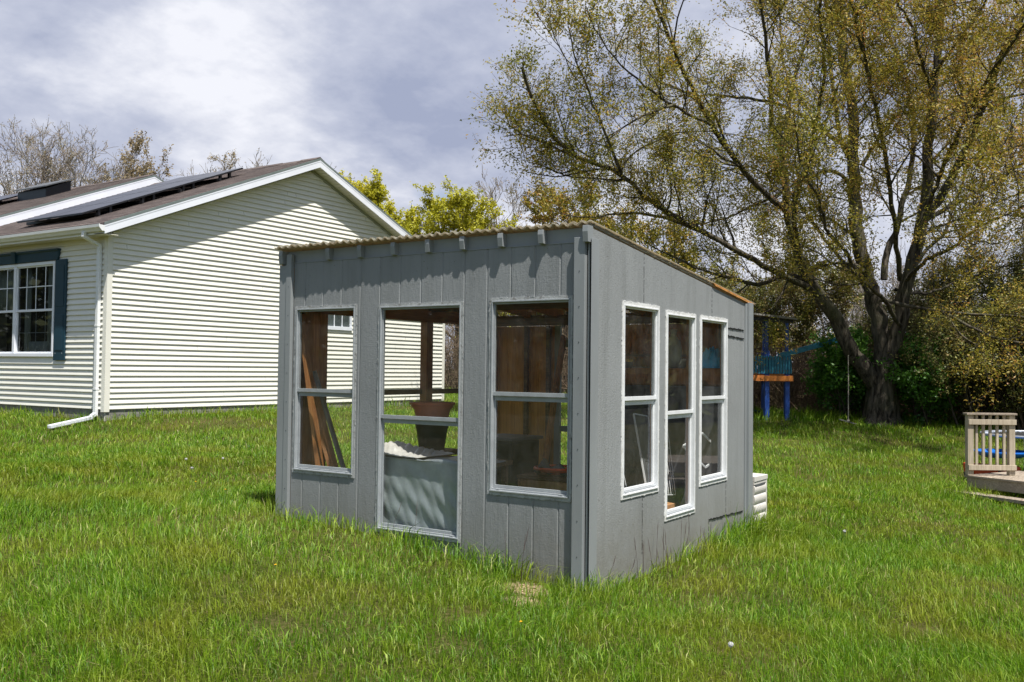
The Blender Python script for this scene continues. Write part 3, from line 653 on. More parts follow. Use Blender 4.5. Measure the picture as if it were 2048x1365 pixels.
# pot on a bucket
b = empty('flower_pot', (6.33, 4.96, 1.06), 'wide reddish plastic pot on top of the black bucket', 'flower pot')
MB().lathe((6.33, 4.96, .98), [(.115, 0), (.13, .03), (.155, .13), (.180, .155), (.186, .185), (.178, .187), (.17, .16), (.14, .10), (.11, .02)], 32, False).build('pot_body', M['terracotta'], b, smooth=True)
MB().lathe((6.33, 4.96, .98), [(.184, .168), (.194, .170), (.196, .186), (.186, .190)], 32).build('rim', M['terracotta'], b)
b = empty('bucket', (6.33, 4.96, 0.74), 'black plastic bucket standing on the table under the reddish pot', 'bucket')
MB().lathe((6.33, 4.96, .776), [(.0, 0), (.108, 0), (.118, .08), (.120, .085), (.132, .17), (.136, .172), (.146, .26), (.150, .262), (.150, .27), (.14, .27)], 28).build('bucket_body', M['black_plastic'], b, smooth=True)
MB().lathe((6.33, 4.96, .776), [(.146, .235), (.156, .238), (.156, .25), (.147, .252)], 28).build('rim', M['black_plastic'], b)
MB().box(6.1, 6.5, 4.75, 5.15, .7355, .775).build('shelf_board', M['wood_dark'], wb)
for k, (x, y, z, s_) in enumerate(((6.02, 4.35, .755, .09), (6.03, 4.34, .825, .085), (6.02, 4.36, .89, .085), (6.1, 4.22, .755, .08))):
    o = MB().lathe((x, y, z), [(s_ * .6, 0), (s_ * .78, .05), (s_ * .9, .055), (s_ * .92, .068), (s_ * .8, .07), (s_ * .6, .02)], 16, False).build('flower_pot', M['terracotta'])
    tag(o, ['small brown pot at the bottom of the stack on the table', 'small brown pot in the middle of the stack on the table', 'small brown pot on top of the stack on the table', 'small brown pot standing alone at the right end of the table'][k], 'flower pot', 'small brown pots on the table')
# crate with a red hose, tub, in the right front window
cr = empty('wooden_crate', (6.9, 3.95, 0), 'wooden crate with a red hose on it behind the right front window', 'crate')
for k in range(4): MB().box(6.6, 7.15, 3.72, 3.735, .06 + k * .13, .16 + k * .13).box(6.6, 7.15, 4.25, 4.265, .06 + k * .13, .16 + k * .13).box(6.6, 6.615, 3.74, 4.24, .06 + k * .13, .16 + k * .13).box(7.135, 7.15, 3.74, 4.24, .06 + k * .13, .16 + k * .13).build('slat', M['board_light'] if k % 2 else M['wood_int'], cr)
MB().box(6.59, 7.16, 3.71, 4.27, .56, .585).build('lid', M['wood_dark'], cr)
pts = [(6.8 + (.11 + .004 * k) * cos(k * .5), 3.98 + (.09 + .004 * k) * sin(k * .5), .60 + .0015 * k) for k in range(34)]
tag(MB().tube(pts, .012, 8).build('hose', M['red_plastic'], None, smooth=True), 'coil of red hose lying on the wooden crate', 'hose')
tb = empty('storage_tub', (7.3, 4.75, 0), 'black plastic tub behind the wooden crate in the right front window', 'tub')
MB().prism([(7.2, 4.75, .02), (7.2, 5.1, .02), (7.17, 5.14, .80), (7.17, 4.71, .80)], (.5, 0, 0)).build('tub_body', M['black_plastic'], tb, .02)
MB().box(7.15, 7.70, 4.69, 5.16, .80, .83).build('rim', M['grey_dark'], tb, .008)
tag(MB().tube([(6.7, 3.86, .60), (6.68, 3.92, .66), (6.66, 4.0, .62), (6.72, 4.08, .68), (6.68, 4.14, .60)], [.03, .04, .03, .045, .02], 8).build('rag', M['grey_dark'], None, smooth=True), 'grey rag lying beside the red hose on the crate', 'rag')
# shelf on the back wall and things on it
sh = empty('wall_shelf', (8.45, 3.8, 1.3), 'deep wooden shelf across the back wall seen through the side windows', 'shelf')
MB().box(8.25, 8.69, 3.1, 4.7, 1.455, 1.48).build('shelf_board', M['wood_dark'], sh)
MB().box(8.225, 8.249, 3.1, 4.7, 1.33, 1.482).build('front_board', M['wood_int'], sh, .002)
for y in (3.12, 4.66): MB().box(8.26, 8.30, y, y + .04, .02, 1.453).build('leg', M['wood_int'], sh)
MB().box(8.5, 8.70, 3.1, 4.7, 1.60, 1.62).build('shelf_board', M['wood_dark'], sh)
tag(MB().lathe((8.38, 3.67, 1.481), [(0, 0), (.075, .002), (.08, .02), (.08, .20), (.07, .25), (.035, .30), (.028, .31), (.028, .345), (.034, .346), (.034, .37), (0, .372)], 20).build('jug', simple('cloudy_jug', (.40, .42, .40), .3, .2, 8), None, smooth=True), 'cloudy plastic jug standing on the shelf in the middle side window', 'jug')
j2 = empty('paint_can', (8.36, 4.28, 1.481), 'small black jar with a yellow lid on the shelf in the left side window', 'jar')
MB().lathe((8.36, 4.13, 1.481), [(0, 0), (.04, 0), (.04, .06)], 18).build('jar_body', M['black'], j2); MB().lathe((8.36, 4.13, 1.541), [(.043, 0), (.043, .025), (0, .026)], 18).build('lid', M['petal'], j2)
tag(MB().bar((8.30, 4.06, 1.49), (8.30, 3.88, 1.49), .012, .012).build('stick', M['deck_rail']), 'pale stick lying on the shelf beside the yellow-lidded jar', 'stick')
def btarp(u, v):
    y = 3.14 + .25 * u; x = 8.235 + .26 * v; e_ = sin(pi * min(1, max(0, u))) ** .5
    z = 1.487 + (.13 * e_ * (.55 + .45 * sin(v * 3.1)) + .035 * abs(sin(u * 9 + v * 5)) + .02 * abs(sin(u * 21 - v * 11))) * min(1, v * 5) * min(1, (1 - u) * 6, u * 6 + .15) + .012 * sin(y * 70 + v * 9) + .01 * sin(v * 30 + u * 8)
    if v < .15: z = 1.486 + (z - 1.486) * (v / .15)
    return (x, y, z)
tag(cloth('tarp', btarp, 44, 30, M['tarp_blue']), 'crumpled bright blue tarp on the shelf in the right side window', 'tarp')
def wrag(u, v):
    y = 3.41 + .16 * u; x = 8.235 + .2 * v; return (x, y, 1.486 + .10 * sin(pi * u) * (1 - .4 * v) * (.6 + .4 * u) + .01 * sin(u * 20 + v * 14))
tag(cloth('plastic_bag', wrag, 26, 20, M['tarp_white']), 'crumpled pale plastic bag on the shelf beside the jug', 'bag')
# leaning white frames, wire racks, dark panels and an added shade sheet behind the side windows
def frame_leaning(label, p0, du, dv, W, H, t_, mat, wires=0, panel=None):
    du = Vector(du).normalized(); dv = Vector(dv).normalized(); p0 = Vector(p0); o = empty('spare_frame', p0, label, 'frame', 'spare frames stored in the shed'); n = du.cross(dv)
    c = [p0, p0 + du * W, p0 + du * W + dv * H, p0 + dv * H]
    mb = MB()
    for i in range(4): mb.bar(c[i], c[(i + 1) % 4], t_, t_ * .6, n)
    mb.build('outer_frame', mat, o)
    if wires:
        mb = MB()
        for k in range(1, wires): mb.tube([p0 + du * (W * k / wires), p0 + du * (W * k / wires) + dv * H], .0025, 5)
        for k in range(1, 3): mb.tube([p0 + dv * (H * k / 3), p0 + dv * (H * k / 3) + du * W], .0025, 5)
        mb.build('wire', mat, o)
    if panel: MB().prism([c[0] + n * .004, c[1] + n * .004, c[2] + n * .004, c[3] + n * .004], tuple(n * .004)).build('panel', panel, o)
tag(MB().box(8.18, 8.20, 3.12, 4.62, .02, 1.32).build('shade_sheet', M['grey_dark']), 'added dark sheet standing in for the shade under the wall shelf', 'sheet')  # added dark sheet, its colour stands in for shade below the shelf
frame_leaning('wire rack leaning inside the left side window', (6.52, 3.32, .43), (1, .05, -.02), (.10, .30, 1), .26, .58, .006, M['white_fr'], 4)
frame_leaning('grey-backed panel with a white edge behind the left side window', (6.62, 3.50, .42), (1, .1, .1), (.22, .28, 1), .40, .75, .018, M['white_fr'], 0, M['grey_dark'])
frame_leaning('wire rack leaning inside the narrow side window', (7.28, 3.26, .43), (1, .05, -.10), (.18, .22, 1), .26, .60, .006, M['white_fr'], 5)
frame_leaning('dark panel with a white top edge inside the narrow side window', (7.36, 3.45, .42), (1, .1, -.10), (.10, .25, 1), .34, .68, .022, M['white_fr'], 0, M['grey_dark'])
frame_leaning('white square frame tilted on its corner in the right side window', (8.46, 3.20, .69), (-.90, .05, .43), (-.95, .10, -.27), .50, .36, .018, M['white_fr'])
def sph(u, v):
    a = u * 2 * pi; r_ = .22 * v; return (8.14 + r_ * cos(a), 3.30 + .03 * sin(a * 3) + .10 * (1 - v), .88 + r_ * sin(a) * .9 + .012 * sin(a * 7 + v * 9))
tag(cloth('plastic_sheet', sph, 40, 14, simple('shiny_black_plastic', (.03, .03, .035), .18, .4, 6, .6, 18, spec=1.0)), 'shiny black plastic bundle behind the tilted frame in the right side window', 'plastic sheet')
tag(MB().box(7.0, 7.5, 3.25, 3.6, .30, .34).build('board', M['board_light']), 'tan board lying flat at the bottom of the narrow side window', 'board')
tag(MB().box(6.9, 7.55, 3.23, 3.65, .02, .298).build('plastic_bin', M['grey_dark']), 'dark grey bin under the flat tan board', 'bin')
tag(MB().box(6.25, 6.85, 3.28, 3.85, .02, .41).build('plastic_bin', M['black_plastic'], None, .02), 'black bin under the wire rack of the left side window', 'bin')

# ------------------------------------------------------------------ resin deck box beside the shed
db = empty('deck_box', (9.0, 3.3, -.08), 'beige ribbed plastic storage box behind the far end of the shed', 'storage box')
bx0, bx1, by0, by1, bz = 8.815, 9.185, 3.03, 4.15, -.12
mb = MB()
# louvred front profile swept along x
prof = []
nl = 5; hh = .47 / nl
for k in range(nl):
    for s_ in range(7):
        t = s_ / 6; prof.append((by0 + .004 - .016 * sin(pi * t) ** .6 * (1 if s_ not in (0, 6) else 0), bz + .03 + (k + t) * hh))
poly = [(bx0, by0 + .3, bz + .03)] + [(bx0, y, z) for y, z in prof] + [(bx0, by0 + .3, prof[-1][1])]
mb.prism(poly, (bx1 - bx0 - .03, 0, 0)); mb.build('ribbed_front', M['resin'], db, smooth=False)
MB().box(bx1 - .029, bx1, by0 - .008, by1, bz, .405).build('end_panel', M['resin'], db, .004)
MB().box(bx0, bx1 - .03, by0 + .301, by1, bz, .38).build('body', M['resin'], db, .004)
MB().box(bx0, bx1 - .03, by0 - .006, by0 + .3, .382, .408).build('front_rail', M['resin'], db, .002)
MB().prism([(bx0 + .02, by0 - .008, .385), (bx1 - .05, by0 - .008, .385), (bx1 - .06, by0 - .008, .365), (bx0 + .14, by0 - .008, .352), (bx0 + .03, by0 - .008, .340)], (0, .004, 0)).build('handle_recess', M['grey_dark'], db)
MB().prism([(bx0, by0 - .012, .410), (bx1 + .006, by0 - .012, .410), (bx1 + .006, by0 - .012, .455), (bx0, by0 - .012, .462)], (0, 1.15, .02)).build('lid', M['resin'], db, .004)

# loose clods on the bare soil by the shed corner
mb = MB(); rs = random.Random(8)
for k in range(300):
    bx, by, br = BARE[0] if k % 2 else BARE[1]; a = rs.uniform(0, 2 * pi); q = br * rs.uniform(0, 1.05) ** .7; x = bx + q * cos(a); y = by + q * sin(a); s_ = rs.uniform(.003, .013)
    if x > X0 - .05: continue
    mb.bar((x, y, gzs(x, y) - .002), (x + s_ * rs.uniform(-.5, .5), y + s_ * rs.uniform(-.5, .5), gzs(x, y) + s_), s_ * 1.3, s_)
tag(mb.build('soil_crumbs', M['sand'], None), 'loose sandy crumbs on the bare soil at the shed corner', 'soil', None, 'stuff')
# ================================================================== house
HX0, HX1, HY = 10.29, 20.32, 15.56           # gable wall from x=HX0..HX1 in plane y=HY
XR, SL = 15.28, 0.41
ZP = 6.15                                     # shingle top at the ridge
def hr(x): return ZP - SL * abs(XR - x)
house = empty('house', (HX0, HY, .5), 'cream vinyl sided house with white gable trim and dark solar panels', 'house')
LAP = .1016; ZB = .645
def laps(fn, segs, z0, z1, mb=None):
    """lap siding; segs(z)->list of (u0,u1) at height z"""
    mb = mb or MB(); n = int(round((z1 - z0) / LAP))
    for k in range(n):
        a = z0 + k * LAP; b = a + LAP
        for (s0, s1) in zip(segs(a), segs(b)):
            if s0[1] - s0[0] < .02: continue
            t0, t1 = s1 if s1[1] - s1[0] > .01 else ((s0[0] + s0[1]) / 2 - .005, (s0[0] + s0[1]) / 2 + .005)
            p = [fn(s0[0], -.004, a + .006), fn(s0[1], -.004, a + .006), fn(s0[1], .022, a + .002), fn(s0[0], .022, a + .002)]
            q = [fn(s0[0], .022, a + .002), fn(s0[1], .022, a + .002), fn(s0[1], .023, a + .010), fn(s0[0], .023, a + .010)]
            r_ = [fn(s0[0], .023, a + .010), fn(s0[1], .023, a + .010), fn(t1, -.004, b + .007), fn(t0, -.004, b + .007)]
            mb.add(p, [(0, 1, 2, 3)]); mb.add(q, [(0, 1, 2, 3)]); mb.add(r_, [(0, 1, 2, 3)])
    return mb
GW = lambda u, n, z: (u, HY - n, z)
HW = lambda u, n, z: (HX0 - n, u, z)
def gseg(z):
    half = (ZP - .20 - z) / SL
    return [(max(HX0 + .085, XR - half), min(HX1 - .085, XR + half))]
gww = (15.86, 16.64, 2.415, 3.30)
def gseg2(z):
    s = gseg(z)[0]
    if gww[2] - .07 < z + LAP * .5 < gww[3] + .07: return [(s[0], gww[0] - .06), (gww[1] + .06, s[1])]
    return [s, (0, 0)]
mb = MB(); nn = int((ZP - .25 - ZB) / LAP)
for k in range(nn):
    a = ZB + k * LAP; laps(GW, (lambda z, a=a: gseg2(a) if z <= a + 1e-6 else [(max(q[0], gseg(z)[0][0]), min(q[1], gseg(z)[0][1])) if i != 0 or len(gseg2(a)) else q for i, q in enumerate(gseg2(a))]), a, a + LAP, mb)
gw_ = mb.build('gable_siding', M['vinyl'], house)
rs = random.Random(6); mb = MB()
for k in range(0, 46):
    a = ZB + k * LAP; s_ = gseg(a)[0]
    for _ in range(2 if k % 2 else 1):
        x = rs.uniform(s_[0], s_[1])
        if s_[1] - s_[0] > 1 and not (gww[0] - .1 < x < gww[1] + .1): mb.prism([(x, HY - .0242, a + .012), (x + .004, HY - .0242, a + .012), (x + .004, HY - .002, a + LAP - .012), (x, HY - .002, a + LAP - .012)], (0, .003, 0))
mb.build('siding_joint', M['drip'], house)['kind'] = 'stuff'
# window opening on the front wall y 17.2..19.93
win_y0, win_y1, wz0, wz1 = 17.20, 19.93, 1.62, 3.42
def fseg(z):
    if wz0 - .06 < z + .03 < wz1 + .16: return [(HY + .085, win_y0 - .0), (win_y1, 30.0)]
    return [(HY + .085, 30.0), (0, 0)]
mb = MB()
for k in range(31):
    a = ZB + k * LAP; laps(HW, (lambda z, a=a: fseg(a)), a, a + LAP, mb)
mb.build('front_siding', M['vinyl'], house)
# backing walls behind the siding (with the window opening left free), other walls
MB().prism([(HX0 + .01, HY + .009, .3), (HX1, HY + .009, .3), (HX1, HY + .009, hr(HX1) - .2), (XR, HY + .009, ZP - .2), (HX0 + .01, HY + .009, hr(HX0) - .2)], (0, .08, 0)).build('gable_wall', M['vinyl'], house)
MB().box(HX0 + .009, HX0 + .08, HY + .085, win_y0, .3, 3.85).box(HX0 + .009, HX0 + .08, win_y1, 30, .3, 3.85).box(HX0 + .009, HX0 + .08, win_y0 + .001, win_y1 - .001, .3, wz0).box(HX0 + .009, HX0 + .08, win_y0 + .001, win_y1 - .001, wz1, 3.85).build('front_wall', M['vinyl'], house)
MB().box(HX1 - .08, HX1 - .001, HY + .085, 30, .3, 3.9).build('rear_wall', M['vinyl'], house)
MB().box(HX0, HX1, 30, 30.1, .3, 3.9).build('end_wall', M['vinyl'], house)
MB().box(HX0 + .02, HX1 - .02, HY + .002, HY + .0035, .1, .66).box(HX0 + .001, HX0 + .003, HY + .01, 30, .1, .66).build('foundation', M['concrete'], house)
# corner trims
MB().box(HX0 - .022, HX0 + .085, HY - .022, HY + .0, .60, 3.83).box(HX0 - .022, HX0 + .0, HY + .0005, HY + .085, .60, 3.83).build('corner_trim', M['vinyl_trim'], house, .002)
MB().box(HX1 - .085, HX1 + .022, HY - .022, HY + .0, .60, 3.85).build('corner_trim', M['vinyl_trim'], house, .002)
# roof slabs, section 1 y 15.26..21.2 ; section 2 raised
RY0, RY1, RY2, EV = 15.26, 21.2, 31.0, .29
xl, xr_ = HX0 - EV, HX1 + EV
def roof_slab(y0, y1, dz, name):
    for a, b in ((xl, XR), (xr_, XR)):
        poly = [(a, y0, hr(a) + dz), (b, y0, hr(b) + dz), (b, y0, hr(b) + dz - .045), (a, y0, hr(a) + dz - .045)]
        MB().prism(poly, (0, y1 - y0, 0)).build(name, M['shingle'], house)
    # ridge cap pieces, slightly wavy
    mb = MB(); rs = random.Random(2)
    y = y0
    while y < y1 - .1:
        l = .30; d = rs.uniform(.0, .012)
        mb.prism([(XR - .15, y, hr(XR - .15) + dz + .004 + d), (XR, y, ZP + dz + .022 + d), (XR + .15, y, hr(XR + .15) + dz + .004 + d), (XR, y, ZP + dz + .008)], (0, l * .98, 0)); y += l
    mb.build('ridge_cap', M['shingle'], house)
    # shingle butt rows, real steps along the visible slope
    mb = MB(); x = xl + .14
    while x < XR - .1:
        mb.prism([(x, y0 + .004, hr(x) + dz + .0005), (x, y0 + .004, hr(x) + dz + .008), (x + .13, y0 + .004, hr(x + .13) + dz + .0015), (x + .13, y0 + .004, hr(x + .13) + dz + .0005)], (0, y1 - y0 - .01, 0)); x += .14
    mb.build('shingle_rows', M['shingle'], house)
roof_slab(RY0, RY1, 0.0, 'roof'); roof_slab(RY1 + .004, RY2, .24, 'roof')
def rake(y, dz, h, top=0.0, name='rake_fascia', mat='fascia'):
    for a in (xl, xr_):
        poly = [(a, y, hr(a) + dz - top), (XR, y, ZP + dz - top), (XR, y, ZP + dz - top - h), (a, y, hr(a) + dz - top - h)]
        MB().prism(poly, (0, -.018, 0)).build(name, M[mat], house)
rake(RY0 + .004, 0, .05, -.004, 'drip_edge', 'drip')
rake(RY0 + .010, 0, .155, .048); rake(RY0 + .006, 0, .028, .048, 'rake_lip')
rake(RY1 - .001, .24, .05, -.004, 'drip_edge', 'drip'); rake(RY1 + .002, .24, .235, .048); rake(RY1 - .002, .24, .028, .048, 'rake_lip')
# soffit boards under the rakes, cross grooved
for a, sgn in ((xl, 1), (xr_, -1)):
    mb = MB(); n = 48
    for k in range(n):
        t0, t1 = k / n, (k + .86) / n
        x0_, x1_ = a + (XR - a) * t0, a + (XR - a) * t1
        mb.add([(x0_, RY0 + .012, hr(x0_) - .192), (x1_, RY0 + .012, hr(x1_) - .192), (x1_, HY, hr(x1_) - .192), (x0_, HY, hr(x0_) - .192), (x0_, RY0 + .012, hr(x0_) - .187), (x1_, RY0 + .012, hr(x1_) - .187), (x1_, HY, hr(x1_) - .187), (x0_, HY, hr(x0_) - .187)], [(0, 1, 2, 3), (4, 5, 6, 7), (0, 1, 5, 4), (1, 2, 6, 5), (2, 3, 7, 6), (3, 0, 4, 7)])
    mb.build('soffit', M['soffit'], house)
    MB().prism([(a, RY0 + .012, hr(a) - .180), (XR, RY0 + .012, ZP - .180), (XR, RY0 + .012, ZP - .176), (a, RY0 + .012, hr(a) - .176)], (0, .29, 0)).build('soffit', M['soffit'], house)
    MB().prism([(a + sgn * .3, HY - .028, hr(a + sgn * .3) - .194), (XR, HY - .028, ZP - .194), (XR, HY - .028, ZP - .255), (a + sgn * .3, HY - .028, hr(a + sgn * .3) - .255)], (0, .027, 0)).build('frieze', simple('sage_frieze', (.30, .31, .24), .5, .05, 3), house)
# eave fascia, soffit, gutter
ze = hr(xl)
MB().box(xl, xl + .02, RY0 + .02, RY2, ze - .20, ze - .048).build('eave_fascia', M['fascia'], house)
MB().box(xl + .021, HX0, RY0 + .3, RY2, ze - .20, ze - .188).build('eave_soffit', M['soffit'], house)
MB().box(xl, HX0, RY0 + .012, RY0 + .28, ze - .202, ze - .19).build('eave_soffit', M['soffit'], house)
gp = [(0, 0), (-.015, -.0), (-.02, -.09), (-.055, -.095), (-.075, -.06), (-.11, -.03), (-.115, .02), (-.100, .022), (-.098, .010), (-.105, -.018), (-.07, -.050), (-.05, -.083), (-.012, -.08), (-.006, .0)]
poly = [(xl + a, RY0 - .02, ze - .062 + b) for a, b in gp]
MB().prism(poly, (0, RY2 - RY0, 0)).build('gutter', M['gutter'], house)
MB().prism([(xl + a * 1.05, RY0 - .026, ze - .062 + b) for a, b in [(.0, .005), (-.11, .012), (-.11, -.03), (-.055, -.095), (0, -.095)]], (0, .006, 0)).build('gutter_cap', M['gutter'], house)
# downspout: outlet under the gutter, back to the wall, down, kick-out
mb = MB(); dy = 15.78
mb.bar((xl - .06, dy, ze - .14), (xl - .06, dy, ze - .235), .055, .08, (0, 1, 0)); mb.bar((xl - .06, dy, ze - .225), (HX0 - .055, dy - .03, ze - .36), .055, .08, (0, 1, 0)); mb.bar((HX0 - .055, dy - .03, ze - .345), (HX0 - .055, dy - .03, .52), .06, .08, (0, 1, 0))
mb.build('downspout', M['gutter'], house, .006)
MB().bar((HX0 - .05, dy - .03, .575), (HX0 - .16, dy - .02, .49), .062, .084, (0, 1, 0)).bar((HX0 - .13, dy - .02, .50), (9.22, 15.50, .385), .085, .062, (0, 0, 1)).build('downspout_elbow', M['fascia'], house, .006)
MB().box(HX0 - .09, HX0 - .02, dy - .075, dy + .015, 2.15, 2.18).box(HX0 - .09, HX0 - .02, dy - .075, dy + .015, 1.0, 1.03).build('downspout_strap', M['gutter'], house)
# front window, two double-hung units side by side
def hb(mb, a, b, n0, n1, c, d): return mb.box(HX0 - n0, HX0 - n1, a, b, c, d)
mb = MB(); hb(mb, win_y0 - .01, win_y1 + .01, -.05, .035, wz1 - .05, wz1 + .01); hb(mb, win_y0 - .01, win_y1 + .01, -.05, .045, wz0 - .02, wz0 + .045); hb(mb, win_y0, win_y0 + .055, -.05, .035, wz0 + .046, wz1 - .051); hb(mb, win_y1 - .055, win_y1, -.05, .035, wz0 + .046, wz1 - .051)
ym = (win_y0 + win_y1) / 2 + .02
hb(mb, ym - .04, ym + .04, -.05, .033, wz0 + .046, wz1 - .051)
hwn = mb.build('front_window', M['fascia'], house, .003); zmid = 2.50
for (a, b) in ((win_y0 + .055, ym - .04), (ym + .04, win_y1 - .055)):
    mb = MB(); hb(mb, a, b, -.03, .012, zmid - .022, zmid + .022); hb(mb, a, b, -.03, .008, wz1 - .075, wz1 - .0515); hb(mb, a, b, -.03, .004, wz0 + .0465, wz0 + .075)
    for s_, q in ((a, a + .022), (b - .022, b)): hb(mb, s_, q, -.03, .006, wz0 + .076, wz1 - .076)
    mb.build('sash', M['fascia'], hwn)
    mb = MB(); w_ = (b - a)
    for k in (1, 2, 3): hb(mb, a + w_ * k / 4 - .009, a + w_ * k / 4 + .009, -.020, -.012, zmid + .023, wz1 - .076)
    hb(mb, a + .023, b - .023, -.0195, -.0125, 2.955, 2.973); mb.build('muntin', M['fascia'], hwn)
    if a < ym - .5:
        mb = MB()
        for k in (1, 2, 3): hb(mb, a + w_ * k / 4 - .007, a + w_ * k / 4 + .007, -.034, -.028, wz0 + .076, zmid - .023)
        hb(mb, a + .023, b - .023, -.0335, -.0285, 2.06, 2.074); mb.build('muntin', M['alu'], hwn)
    for (c, d, n) in ((zmid + .02, wz1 - .07, -.016), (wz0 + .07, zmid - .02, -.026)):
        MB().add([(HX0 - n, a + .02, c), (HX0 - n, b - .02, c), (HX0 - n, b - .02, d), (HX0 - n, a + .02, d)], [(0, 1, 2, 3)]).build('pane', M['glass_house'], hwn)
# room behind, curtains
MB().box(HX0 + .9, HX0 + .95, win_y0 - .6, win_y1 + .6, 1.2, 3.8).build('room', M['dark_room'], house)
def curtain(y0, y1, z0, z1, name='curtain'):
    V = []; n = 60
    for i in range(n):
        y = y0 + (y1 - y0) * i / (n - 1); xx = HX0 + .16 + .018 * sin(i * 1.1) + .01 * sin(i * 2.7)
        for z in (z0, z1): V.append((xx, y, z))
    V = np.array(V).reshape(n, 2, 3); idx = np.arange(2 * n).reshape(n, 2); Q = np.stack([idx[:-1, 0], idx[1:, 0], idx[1:, 1], idx[:-1, 1]], -1)
    o = link(name, np_mesh(name, V, Q, smooth=True), M['curtain'], house); s_ = o.modifiers.new('t', 'SOLIDIFY'); s_.thickness = .004
curtain(17.22, 17.72, 1.6, 3.45); curtain(18.32, 18.5, 1.6, 3.45); curtain(18.75, 19.9, 2.5, 3.45); curtain(17.25, 18.5, 1.64, 1.9)
# shutter and header
MB().box(HX0 - .05, HX0 - .0195, 16.79, 17.155, 1.53, 3.445).build('shutter', M['teal'], house, .004)
MB().box(HX0 - .058, HX0 - .0505, 16.85, 17.095, 1.72, 2.40).box(HX0 - .058, HX0 - .0505, 16.85, 17.095, 2.55, 3.33).build('shutter_panel', M['teal'], house, .006)
MB().box(HX0 - .0515, HX0 - .0505, 16.86, 16.875, 1.66, 1.672).box(HX0 - .0515, HX0 - .0505, 17.08, 17.095, 1.66, 1.672).build('screw', M['fascia'], house)
MB().box(HX0 - .05, HX0 - .0195, 19.975, 20.34, 1.53, 3.445).build('shutter', M['teal'], house, .004)
MB().prism([(HX0 - .019, 17.08, 3.445), (HX0 - .060, 17.08, 3.445), (HX0 - .066, 17.06, 3.60), (HX0 - .10, 17.02, 3.63), (HX0 - .10, 17.02, 3.655), (HX0 - .019, 17.02, 3.655)], (0, 2.95, 0)).build('window_header', M['teal'], house)
MB().prism([(HX0 - .062, 18.50, 3.44), (HX0 - .085, 18.50, 3.44), (HX0 - .125, 18.46, 3.66), (HX0 - .062, 18.46, 3.66)], (0, .13, 0)).build('keystone', M['teal'], house)
# small window on the gable wall
gx0, gx1, gz0, gz1 = gww
mb = MB(); f = .055
mb.box(gx0 - f, gx1 + f, HY - .035, HY + .05, gz1, gz1 + f).box(gx0 - f, gx1 + f, HY - .045, HY + .05, gz0 - .085, gz0).box(gx0 - f, gx0, HY - .035, HY + .05, gz0 + .0005, gz1 - .0005).box(gx1, gx1 + f, HY - .035, HY + .05, gz0 + .0005, gz1 - .0005)
sw_ = mb.build('side_window', M['fascia'], house, .003)
MB().box(gx0 + .001, gx1 - .001, HY - .003, HY + .003, gz0 + .001, gz1 - .001).build('pane', simple('dark_pane', (.07, .085, .085), .08, .4, 5, spec=1.0), sw_)
mb = MB()
for k in (1, 2): mb.box(gx0 + (gx1 - gx0) * k / 3 - .01, gx0 + (gx1 - gx0) * k / 3 + .01, HY - .012, HY - .0035, gz0 + .001, gz1 - .001)
mb.box(gx0 + .001, gx1 - .001, HY - .011, HY - .004, 2.83, 2.85)
mb.build('muntin', M['fascia'], sw_)
# solar panels on both roof sections
def solar(x0, x1, y0, y1, dz, label):
    t0, t1 = hr(x0) + dz, hr(x1) + dz; h = .13
    root = MB().prism([(x0, y0, t0 + h), (x1, y0, t1 + h), (x1, y0, t1 + h + .035), (x0, y0, t0 + h + .035)], (0, y1 - y0, 0)).build('solar_panel', M['black'], house, .003)
    MB().prism([(x0 + .012, y0 + .012, t0 + h + .0356 + SL * .012), (x1 - .012, y0 + .012, t1 + h + .0356 - SL * .012), (x1 - .012, y0 + .012, t1 + h + .037 - SL * .012), (x0 + .012, y0 + .012, t0 + h + .037 + SL * .012)], (0, y1 - y0 - .024, 0)).build('panel_glass', M['panel'], root)
    mb = MB()
    for x in (x0 + .35, x1 - .35):
        for y in (y0 + .04, y1 - .1): mb.box(x, x + .05, y, y + .06, hr(x) + dz - .02, hr(x) + dz + h + .02)
    mb.build('mount', M['black'], root)
for i in range(2):
    for j in range(4):
        x0 = 10.45 + j * .965; solar(x0, x0 + .95, 16.66 + i * 1.13, 16.66 + i * 1.13 + 1.115, 0, '')
for x in (10.75, 11.7, 12.6, 13.6): MB().box(x, x + .04, 16.60, 19.1, hr(x) + .03, hr(x) + .085).build('panel_rail', M['black'], house)
for i in range(3):
    for j in range(4):
        x0 = 10.9 + j * .965; solar(x0, x0 + .95, 25.4 + i * 1.67, 25.4 + i * 1.67 + 1.655, .24, '')
# dark box vent near the ridge of the raised roof
vx = 14.3; vz = hr(vx) + .24
MB().prism([(vx - .35, 23.9, vz - .15), (vx - .35, 23.9, vz + .10), (vx + .35, 23.9, vz + .42), (vx + .35, 23.9, vz + .1)], (0, 1.35, 0)).build('roof_vent', M['black'], house, .01)
MB().prism([(vx - .43, 23.8, vz + .12), (vx - .43, 23.8, vz + .15), (vx + .42, 23.8, vz + .50), (vx + .42, 23.8, vz + .47)], (0, 1.55, 0)).build('vent_lid', M['grey_dark'], house)

